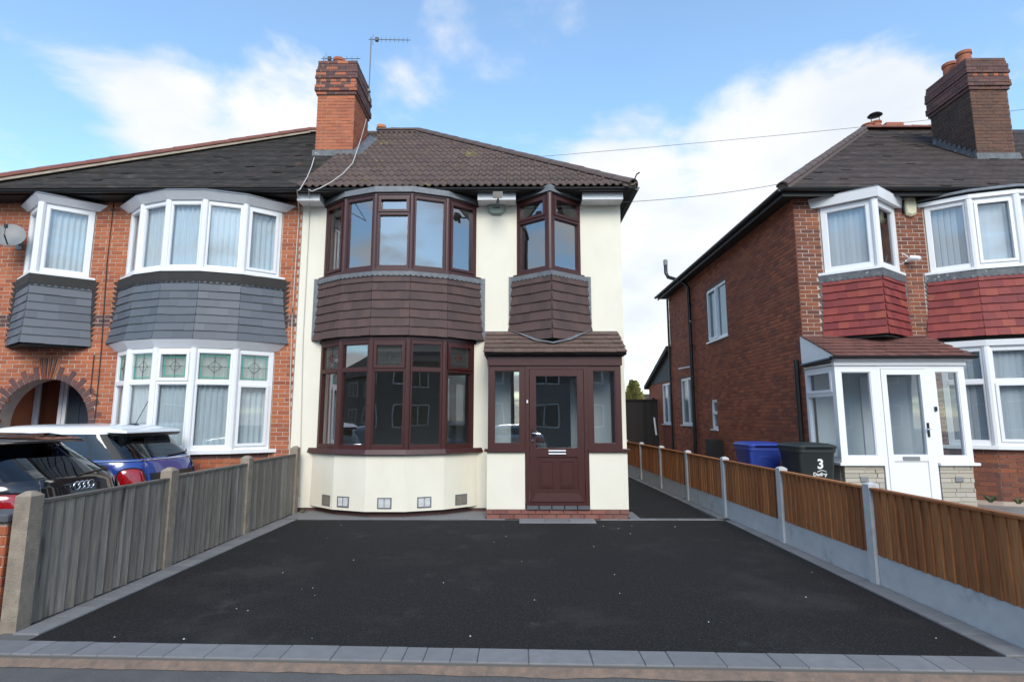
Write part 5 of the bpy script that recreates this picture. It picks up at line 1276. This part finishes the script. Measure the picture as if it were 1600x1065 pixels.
b.hexa([WdA(.58, -.60, 1.315), WdA(.58, .60, 1.315), WdA(.95, .60, 1.36), WdA(.95, -.60, 1.36), WdA(.60, -.57, 1.355), WdA(.60, .57, 1.355), WdA(1.0, .55, 1.42), WdA(1.0, -.55, 1.42)]); bevel(b.build('spoiler', M_CARK, A1), .015, 3)
b = MB(); b.tube([SA(0, .975, .03), SA(.45, 1.0, .035), SA(.85, 1.02, .03)], .012, 6); b.build('rear_wiper', M_TRIM, A1)
PROF_M = [(.18, .10, 3.75, .78), (.30, .02, 3.82, .83), (.50, .0, 3.85, .86), (.66, .03, 3.84, .865), (.80, .07, 3.70, .86), (.90, .10, 3.30, .845), (.975, .13, 2.95, .815),
          (1.00, .165, 2.70, .800), (1.12, .29, 2.60, .765), (1.25, .43, 2.50, .735), (1.335, .51, 2.42, .715), (1.375, .50, 2.36, .70), (1.415, .53, 2.26, .66), (1.445, .62, 2.1, .56), (1.462, .8, 1.9, .34)]
A2, WdM, SM, _ = car('parked_car', 'small blue hatchback with a white roof parked in front of the bay window', -4.98, 8.20, .04, 3.85, PROF_M, M_CARB, M_CARW, tail=(.62, .885, .34, .86), belt=.965, glass_top=1.325, rear_glass=(1.0, 1.32), n_exp=5.2, black_pillars=True, side_from=.16)
b = MB(); b.hexa([WdM(.36, -.62, 1.345), WdM(.36, .62, 1.345), WdM(.62, .66, 1.355), WdM(.62, -.66, 1.355), WdM(.38, -.60, 1.382), WdM(.38, .60, 1.382), WdM(.62, .64, 1.42), WdM(.62, -.64, 1.42)]); bevel(b.build('spoiler', M_CARW, A2), .012, 3)
b = MB(); b.hexa([WdM(.40, -.60, 1.30), WdM(.40, .60, 1.30), WdM(.55, .64, 1.31), WdM(.55, -.64, 1.31), WdM(.365, -.61, 1.343), WdM(.365, .61, 1.343), WdM(.6, .65, 1.353), WdM(.6, -.65, 1.353)]); b.build('spoiler_underside', M_TRIM, A2)
b = MB(); b.tube([SM(a, .978, .006) for a in [-1.95 + 3.9 * k / 60 for k in range(61)]], .009, 5); b.build('belt_trim', M_CHROME, A2)
b = MB(); b.hexa([WdM(.62, -.045, 1.43), WdM(.62, .045, 1.43), WdM(.86, .045, 1.43), WdM(.86, -.045, 1.43), WdM(.66, -.015, 1.475), WdM(.66, .015, 1.475), WdM(.78, .015, 1.465), WdM(.78, -.015, 1.465)]); bb = b.build('aerial_base', M_TRIM, A2)
MB().tube([WdM(.68, 0, 1.46), WdM(.52, 0, 1.80)], .005, 5).build('aerial_rod', M_TRIM, bb)
b = MB(); b.tube([SM(0, 1.02, .03), SM(.3, 1.04, .03), SM(.55, 1.06, .03)], .012, 6); b.build('rear_wiper', M_TRIM, A2)
b = MB(); b.add([SM(a, z, .006) for z in (.70, .80) for a in [-.22 + .44 * k / 8 for k in range(9)]], [(k, k + 1, 10 + k, 9 + k) for k in range(8)]); b.build('tailgate_panel', M_TRIM, A2)
q_ = SM(.30, .82, .012); MB().tube([q_ + Vector((.004, -.03, -.012)), q_ + Vector((.004, .0, .012)), q_ + Vector((.004, .035, .0))], .006, 5).build('tailgate_badge', M_CHROME, A2)

# ================================================================== BINS
def bin_(name, label, cx, cy, zg, m, rot=0.0, lid_open=0):
    root = thing(name, label, 'wheelie bin', (cx, cy, zg), 'wheelie bins beside the brick side wall')
    c, s = math.cos(rot), math.sin(rot)
    T = lambda x, y, z: Vector((cx + x * c - y * s, cy + x * s + y * c, zg + z))
    def rr(hw, hd, z, k=.06, yo=0):
        pts = []
        for (sx, sy, a0) in ((1, 1, 0), (-1, 1, 90), (-1, -1, 180), (1, -1, 270)):
            for q in range(4):
                a = R(a0 + 30 * q); pts.append(T(sx * (hw - k) + k * math.cos(a), yo + sy * (hd - k) + k * math.sin(a), z))
        return pts
    b = MB(); b.loft([rr(.22, .27, .06), rr(.225, .28, .10), rr(.275, .345, .93), rr(.29, .36, .95), rr(.29, .36, 1.0)]); o = b.build('bin_body', m, root); smooth_edges(o, 35)
    b = MB(); b.loft([rr(.30, .37, 1.0, yo=-.005), rr(.305, .375, 1.03, yo=-.005), rr(.29, .36, 1.05, yo=-.005), rr(.23, .28, 1.075), rr(.16, .2, 1.08)]); o = b.build('bin_lid', m, root); smooth_edges(o, 30)
    b = MB(); b.hexa([T(-.20, -.39, 1.005), T(.20, -.39, 1.005), T(.20, -.34, 1.005), T(-.20, -.34, 1.005), T(-.19, -.42, 1.03), T(.19, -.42, 1.03), T(.19, -.34, 1.04), T(-.19, -.34, 1.04)]); b.build('lid_lip', m, root)
    b = MB(); b.tube([T(-.24, .40, .99), T(.24, .40, .99)], .018, 8); b.hexa([T(-.25, .33, .96), T(.25, .33, .96), T(.25, .42, .96), T(-.25, .42, .96), T(-.25, .33, 1.04), T(.25, .33, 1.04), T(.25, .42, 1.0), T(-.25, .42, 1.0)]); b.build('bin_handle', m, root)
    for sx in (-1, 1):
        b = MB(); ring = lambda r, w: [T(sx * (.25 + w), .25 + r * math.cos(a), .10 + r * math.sin(a)) for a in [2 * math.pi * k / 18 for k in range(18)]]
        b.loft([ring(.10, -.02), ring(.10, .04)]); b.build('wheel', M_RUBBER, root)
    # raised panel on the front
    F = lambda x, z, o: T(x, -(.28 + (.345 - .28) * (z - .10) / .83) - o, z)
    b = MB(); b.tube([F(-.11, .55, 0), F(-.11, .80, 0), F(-.07, .84, 0), F(.07, .84, 0), F(.11, .80, 0), F(.11, .55, 0)], .006, 5); b.build('panel_rib', m, root) if m is M_BINB else None
    return root, F
def to_mesh(o):
    dg = bpy.context.evaluated_depsgraph_get(); me = bpy.data.meshes.new_from_object(o.evaluated_get(dg)); n = o.name; p_, l_, r_ = o.parent, o.location.copy(), o.rotation_euler.copy(); bpy.data.objects.remove(o)
    me.name = n; q = bpy.data.objects.new(n, me); COL.objects.link(q); q.parent = p_; q.location = l_; q.rotation_euler = r_; return q
def text_on(root, body, F, x, z, size, m, tilt, rot, name='printed_text', bold=.0):
    cu = bpy.data.curves.new(name, 'FONT'); cu.body = body; cu.size = size; cu.align_x = 'CENTER'; cu.align_y = 'CENTER'; cu.extrude = .001; cu.offset = bold; cu.materials.append(m)
    o = bpy.data.objects.new(name, cu); COL.objects.link(o); o.parent = root; o.location = F(x, z, .006) - ROOTLOC[root.name]; o.rotation_euler = (R(90) + tilt, 0, rot); return to_mesh(o)
BINT = math.atan((.345 - .28) / .83)
B1, F1 = bin_('wheelie_bin', 'bright blue wheelie bin against the red brick side wall', 4.24, 9.98, .10, M_BINB)
B2, F2 = bin_('wheelie_bin', 'dark green wheelie bin with a white number 3 beside the white porch', 4.57, 8.95, .13, M_BINK)
text_on(B2, '3', F2, .03, .765, .20, M_PRINT, BINT, 0, 'bin_number', .006)
text_on(B2, 'Dudley', F2, .02, .615, .072, M_PRINT, BINT, 0, 'council_name', .002)
b = MB(); b.tube([F2(.03 - .05 + .14 * k / 10, .652 + .022 * math.sin(math.pi * k / 10), .004) for k in range(11)], .005, 4); b.build('logo_arc', M_PRINT, B2)

# ================================================================== THINGS ON THE HOUSES
SD = thing('satellite_dish', 'grey satellite dish on the orange brick wall at the left edge', 'satellite dish', (-9.40, W, 4.7))
dc_ = Vector((-9.14, W - .30, 4.83)); dn = Vector((.42, -.80, .35)).normalized(); du = dn.cross(Vector((0, 0, 1))).normalized(); dv = du.cross(dn)
rings = []
for r_ in (.001, .06, .12, .18, .225): rings.append([dc_ + du * r_ * math.cos(a) + dv * r_ * 1.08 * math.sin(a) + dn * (r_ * r_ * .9) for a in [2 * math.pi * k / 28 for k in range(28)]])
rings += [[p_ - dn * .012 for p_ in r_] for r_ in rings[::-1]]
smooth_edges(MB().loft(rings).build('dish', M_DISH, SD), 50)
MB().tube([dc_ - dv * .20, dc_ - dv * .16 + dn * .26, dc_ + dn * .30], .012, 6).lathe(tuple(dc_ + dn * .30 - Vector((0, 0, .03))), [(.03, 0), (.03, .06)], 10).build('receiver_arm', M_GUTTER, SD)
MB().tube([dc_ - dn * .01, Vector((-9.24, W - .05, 4.78)), Vector((-9.24, W + .01, 4.78))], .022, 8).box(-9.30, -9.18, W - .012, W + .005, 4.68, 4.88).build('bracket', M_STEEL, SD)
def wall_box(name, label, cat, outline, cx, cz, y, depth, m):
    o = thing(name, label, cat, (cx, y, cz)); b = MB(); n = len(outline)
    f = [(cx + p_[0], y, cz + p_[1]) for p_ in outline]; g_ = [(cx + p_[0], y - depth * .6, cz + p_[1]) for p_ in outline]; h_ = [(cx + p_[0] * .8, y - depth, cz + p_[1] * .8) for p_ in outline]
    b.loft([f[::-1], g_[::-1], h_[::-1]]); return o, b.build('cover', m, o)
q_ = at(776, 328, W)
AL, _o = wall_box('alarm_box', 'pale green oval alarm box below the floodlight on the cream wall', 'alarm box', [(-.17, .03), (-.14, .09), (0, .105), (.14, .09), (.17, .03), (.15, -.05), (.08, -.10), (-.08, -.10), (-.15, -.05)][::-1], q_.x, q_.z, W, .07, M_ALARM)
MB().box(q_.x - .06, q_.x + .06, W - .075, W - .065, q_.z + .005, q_.z + .03).build('indicator', M_LAMP, AL)
q_ = at(778, 308, W - .42); FLD = thing('floodlight', 'small dark floodlight under the gutter between the two upper windows', 'floodlight', (q_.x, W - .16, q_.z))
b = MB(); b.hexa([(q_.x - .085, W - .54, q_.z - .07), (q_.x + .085, W - .54, q_.z - .07), (q_.x + .07, W - .44, q_.z - .03), (q_.x - .07, W - .44, q_.z - .03), (q_.x - .09, W - .51, q_.z + .07), (q_.x + .09, W - .51, q_.z + .07), (q_.x + .07, W - .42, q_.z + .05), (q_.x - .07, W - .42, q_.z + .05)]); bevel(b.build('lamp_body', M_LAMP, FLD), .008, 2)
MB().quad((q_.x - .07, W - .543, q_.z - .055), (q_.x + .07, W - .543, q_.z - .055), (q_.x + .075, W - .516, q_.z + .055), (q_.x - .075, W - .516, q_.z + .055)).build('lens', M_TRIM, FLD)
MB().tube([(q_.x, W - .43, q_.z), (q_.x, W - .36, q_.z - .03), (q_.x, W - .30, q_.z - .03)], .018, 8).build('bracket', M_LAMP, FLD)
MB().lathe((q_.x + .0, W - .44, q_.z - .13), [(.022, 0), (.03, .02), (.02, .06)], 10).build('sensor', M_LAMP, FLD)
q_ = at(1420, 324, RW)
AR, _o = wall_box('alarm_box', 'yellowed shield-shaped alarm box on the dark brick wall between white bays', 'alarm box', [(-.10, .17), (0, .20), (.10, .17), (.115, .02), (.09, -.15), (0, -.19), (-.09, -.15), (-.115, .02)][::-1], q_.x, q_.z, RW, .07, M_ALARMY)
MB().box(q_.x - .13, q_.x - .105, RW - .05, RW, q_.z - .12, q_.z + .12).build('side_trim', M_GUTTER, AR)
q_ = at(1422, 402, RW - .12); SC = thing('security_camera', 'small white security camera on the dark brick wall below the alarm box', 'camera', (q_.x, RW, q_.z))
sc = MB(); sc.lathe((0, 0, 0), [(.03, 0), (.045, .01), (.045, .15), (.03, .165)], 14); vs = [Vector((q_.x, RW - .10, q_.z)) + Vector((.75 * v[2], -.60 * v[2], -.28 * v[2])) + Vector((.62, .78, 0)) * v[0] + Vector((.2, -.17, .96)) * v[1] for v in sc.v]; sc.v = [tuple(v) for v in vs]; smooth_edges(sc.build('camera_body', M_WHITE, SC), 40)
MB().tube([(q_.x, RW - .10, q_.z), (q_.x, RW - .02, q_.z - .04), (q_.x, RW + .004, q_.z - .04)], .015, 6).lathe((q_.x, RW - .025, q_.z - .06), [(.03, 0), (.03, .04)], 10).build('bracket', M_WHITE, SC)
MB().tube([(q_.x - .02, RW - .10, q_.z + .02), (q_.x - .13, RW - .10, q_.z + .09)], .009, 6).build('antenna', M_WHITE, SC)
MB().tube([(q_.x, RW - .008, q_.z - .05), (q_.x - .10, RW - .008, q_.z - .09), (q_.x - .2, RW - .008, q_.z - .10)], .006, 5).build('lead_wire', M_WHITE, SC)

def aerial(name, label, top, boomend, foot, n):
    o = thing(name, label, 'aerial', foot); top, be = Vector(top), Vector(boomend)
    MB().tube([foot, top + Vector((0, 0, .06))], .014, 6).build('mast', M_STEEL, o)
    MB().tube([top - (be - top).normalized() * .06, be], .009, 5).build('boom', M_STEEL, o)
    for k in range(n):
        p_ = top.lerp(be, (k + .4) / n); h = .075 if k else .14
        MB().tube([p_ - Vector((0, 0, h)), p_ + Vector((0, 0, h))], .005, 4).build('element', M_STEEL, o)
    MB().box(top.x + .10, top.x + .18, top.y - .03, top.y + .03, top.z - .045, top.z + .045).build('dipole_box', M_GUTTER, o)
    return o
f_ = at(576, 156, 12.3); t_ = at(580, 62, 12.3); e_ = at(641, 63, 12.3)
AE = aerial('tv_aerial', 'tall thin television aerial clamped to the side of the orange chimney', t_, e_, (f_.x, 12.3, f_.z), 9)
MB().box(-3.62, f_.x + .03, 12.26, 12.34, f_.z - .05, f_.z + .05).box(-3.62, f_.x + .03, 12.26, 12.34, f_.z + .2, f_.z + .26).build('clamp', M_STEEL, AE)
t_ = at(506, 92, 12.4); e_ = at(563, 92, 12.4)
aerial('tv_aerial', 'low television aerial lying behind the pot of the orange chimney', t_, e_, (t_.x, 12.4, 9.3), 7)

def wire(name, label, pts, r, m, cat='cable', sag=0):
    pts = [Vector(p_) for p_ in pts]; out = []
    for a, b_ in zip(pts, pts[1:]):
        K = 10
        for k in range(K): t = k / K; p_ = a.lerp(b_, t); p_.z -= sag * 4 * t * (1 - t); out.append(p_)
    out.append(pts[-1]); o = MB().tube(out, r, 5).build(name, m, None, True); tag(o, label, cat); return o
on_roof = lambda x, v, h=.05: SL.p(x, v, h)
def roof_at(px, py, h=.05):
    a = at(px, py, 10); d = a - Vector((0, 0, CAMH)); o = Vector((0, 0, CAMH)); t = (SL.p(0, 0, h) - o).dot(SL.n) / d.dot(SL.n); return o + d * t
wire('aerial_cable', 'pale cable hanging from the chimney across the brown roof to the gutter', [(-3.58, 12.2, 8.6), (-3.585, 11.9, 8.0), roof_at(551, 255, .12), roof_at(535, 272, .11), roof_at(517, 285, .11), roof_at(500, 294, .11), roof_at(487, 299, .12), (at(482, 303, 9.33).x, 9.33, 5.62), (-3.86, W - .012, 5.38), (-3.86, W - .012, 3.0), (-3.80, W - .012, 1.0), (-3.78, W - .012, .25)], .009, M_CABLE)
wire('aerial_cable', 'pale cable hanging from the chimney foot down the black tiled roof', [roof_at(491, 246, .12), roof_at(487, 260, .08), roof_at(480, 277, .07), roof_at(468, 297, .08), (at(464, 303, 9.33).x, 9.33, 5.6), (-4.06, W - .012, 5.4), (-4.08, W - .012, 3.4), (-4.04, W - .012, 1.9), (-3.98, W - .012, .7)], .009, M_CABLE)
a_, b_ = at(780, 250, 15), at(1468, 180, 15); c_ = a_ + (b_ - a_) * 1.6
wire('overhead_wire', 'long thin overhead wire rising from behind the brown roof to the right', [a_, c_], .007, M_STEEL, 'wire', .12)
wire('overhead_wire', 'short overhead wire between the eaves of the cream house and the dark brick house', [at(972, 316, 9.6), at(1216, 288, 10.2)], .0055, M_STEEL, 'wire', .05)
pl = MB().tube([at(1030, 690, 18.6), at(1027, 678, 18.6)], .02, 6).build('leaning_pole', M_GUTTER); tag(pl, 'white pole leaning in the far corner beside the black rear fence', 'pole')
p0, p1 = at(1030, 692, 18.6), at(1022, 652, 18.6); p0.z = .1
MB().tube([p0.lerp(p1, .62), p1], .028, 6).build('pole_sleeve', M_WHITE, pl)

def weed(label, x, y, z, h, n):
    t = thing('weed', label, 'plant', (x, y, z)); b = MB(); rnd = random.Random(int(x * 100))
    for i in range(n):
        a = rnd.random() * 6.283; l = h * rnd.uniform(.5, 1.1); d = Vector((math.cos(a) * .7, math.sin(a) * .7, 1)).normalized(); p_ = Vector((x, y, z - .01)) + Vector((math.cos(a), math.sin(a), 0)) * .02; q = Vector((-math.sin(a), math.cos(a), 0)) * l * .10
        m_ = p_ + d * l * .6; e_ = p_ + d * l * .85 + Vector((math.cos(a), math.sin(a), 0)) * l * .35
        b.add([p_ - q * .3, p_ + q * .3, m_ + q, m_ - q, e_], [(0, 1, 2, 3), (3, 2, 4)])
    b.build('leaves', M_WEED, t)
M_WEED = mat('weed_leaf', (.05, .07, .025), .8, rnd=[(.05, .075, .025), (.08, .10, .035), (.035, .055, .02)])
weed('small green weed at the foot of the dark brick bay right of the white porch', 7.42, 9.0, .29, .16, 26)
weed('low weed at the right edge beside the dark brick bay', 7.72, 8.85, .29, .12, 20)
weed('tiny weed by the far post of the weathered fence', -3.66, 9.62, .0, .11, 16)

# conifer beyond the rear fence
def conifer(label, cx, cy, h, r, n):
    t = thing('conifer_tree', label, 'tree', (cx, cy, 0)); MB().tube([(cx, cy, -.1), (cx + .05, cy, h * .5), (cx, cy, h * .96)], [.12, .07, .015], 8).build('trunk', M_BARK, t)
    b = MB(); rnd = random.Random(3)
    for i in range(n):
        z = h * (.08 + .92 * rnd.random() ** 1.1); rad = r * (1 - (z / h)) ** .75 * (.55 + .45 * rnd.random()) + .04; a = rnd.random() * 6.283
        rad *= 1 + .25 * mnoise.noise(Vector((math.cos(a) * 2, math.sin(a) * 2, z * 1.5)))
        p_ = Vector((cx + rad * math.cos(a), cy + rad * math.sin(a), z)); d = Vector((math.cos(a), math.sin(a), rnd.uniform(.3, 1.4))).normalized(); s = rnd.uniform(.06, .15); u_ = d.cross(Vector((rnd.random(), rnd.random(), rnd.random()))).normalized() * s * .35
        b.add([p_ - u_, p_ + u_, p_ + d * s * 1.6], [(0, 1, 2)])
    b.build('crown', M_LEAFC, t); return t
q_ = at(991, 640, 27)
conifer('yellow-green conifer beyond the black rear fence', q_.x, 27, at(992, 596, 27).z, 1.05, 5200)
q_ = at(1012, 640, 30); sh = thing('garden_shed', 'low grey roof just showing beyond the rear fence', 'shed', (q_.x + 1, 30, 0))
zt = at(1012, 616, 30).z
MB().box(q_.x - .2, q_.x + 3, 30, 33, 0, zt - .5).build('wall', M_WOODD, sh); MB().loft([[(q_.x - .4, 29.8, zt - .55), (q_.x - .4, 31.5, zt + .1), (q_.x - .4, 33.2, zt - .55)], [(q_.x + 3.2, 29.8, zt - .55), (q_.x + 3.2, 31.5, zt + .1), (q_.x + 3.2, 33.2, zt - .55)]]).build('roof', M_PLAIN_L, sh)

# ================================================================== ACROSS THE ROAD (seen mirrored in the windows)
M_FAR = mat('far_grey_brick', (.10, .098, .095), .9)
def far_house(label, x0, x1, y, m):
    h = thing('brick_house', label, 'house', ((x0 + x1) / 2, y, 0), 'houses across the road')
    MB().box(x0, x1, y - 8, y, -.1, 5.4).build('wall', m, h)
    MB().loft([[(x0 - .3, y + .4, 5.4), (x1 + .3, y + .4, 5.4), (x1 + .3, y - 8.4, 5.4), (x0 - .3, y - 8.4, 5.4)], [(x0 + 3, y - 3.6, 8.6), (x1 - 3, y - 3.6, 8.6), (x1 - 3, y - 4.4, 8.6), (x0 + 3, y - 4.4, 8.6)]]).build('roof', M_PLAIN_R, h)
    w = (x1 - x0) / 4
    for i in range(4):
        for zz in (1.0, 3.6):
            xc = x0 + w * (i + .5); f = MB(); F = Facet((xc + .8, y + .03), (xc - .8, y + .03)); rect_frame(F, f, 0, 1.6, zz, zz + 1.4, .08, -.02, .03); F.bar(f, .77, .83, -.02, .03, zz, zz + 1.4); fo_ = f.build('window', M_CONC, h)
            MB().quad(F.p(.08, .01, zz + .08), F.p(1.52, .01, zz + .08), F.p(1.52, .01, zz + 1.32), F.p(.08, .01, zz + 1.32)).build('pane', M_TRIM, fo_)
for k, (xa, xb, mm, lab) in enumerate([(-46, -34.5, M_FAR, 'brick house across the road, farthest to the left'), (-34, -22.5, M_FAR, 'brick house across the road, second from the left'), (-22, -11, M_FAR, 'brick house across the road, third from the left'), (-10.6, -.3, M_FAR, 'brick house across the road, mirrored in the left panes of the brown bay'),
                                       (.3, 11, M_FAR, 'brick house across the road, mirrored in the glass of the brown door'), (11.6, 23, M_FAR, 'brick house across the road, farthest to the right')]): far_house(lab, xa, xb, -15, mm)
car('parked_car', 'silver hatchback across the road, mirrored in the lower bay window', 1.2, -5.0, -.06, 3.95, PROF_A, M_CARS, M_CARS, tail=(.66, .86, .40, 1.02), rear_glass=(.99, 1.29))
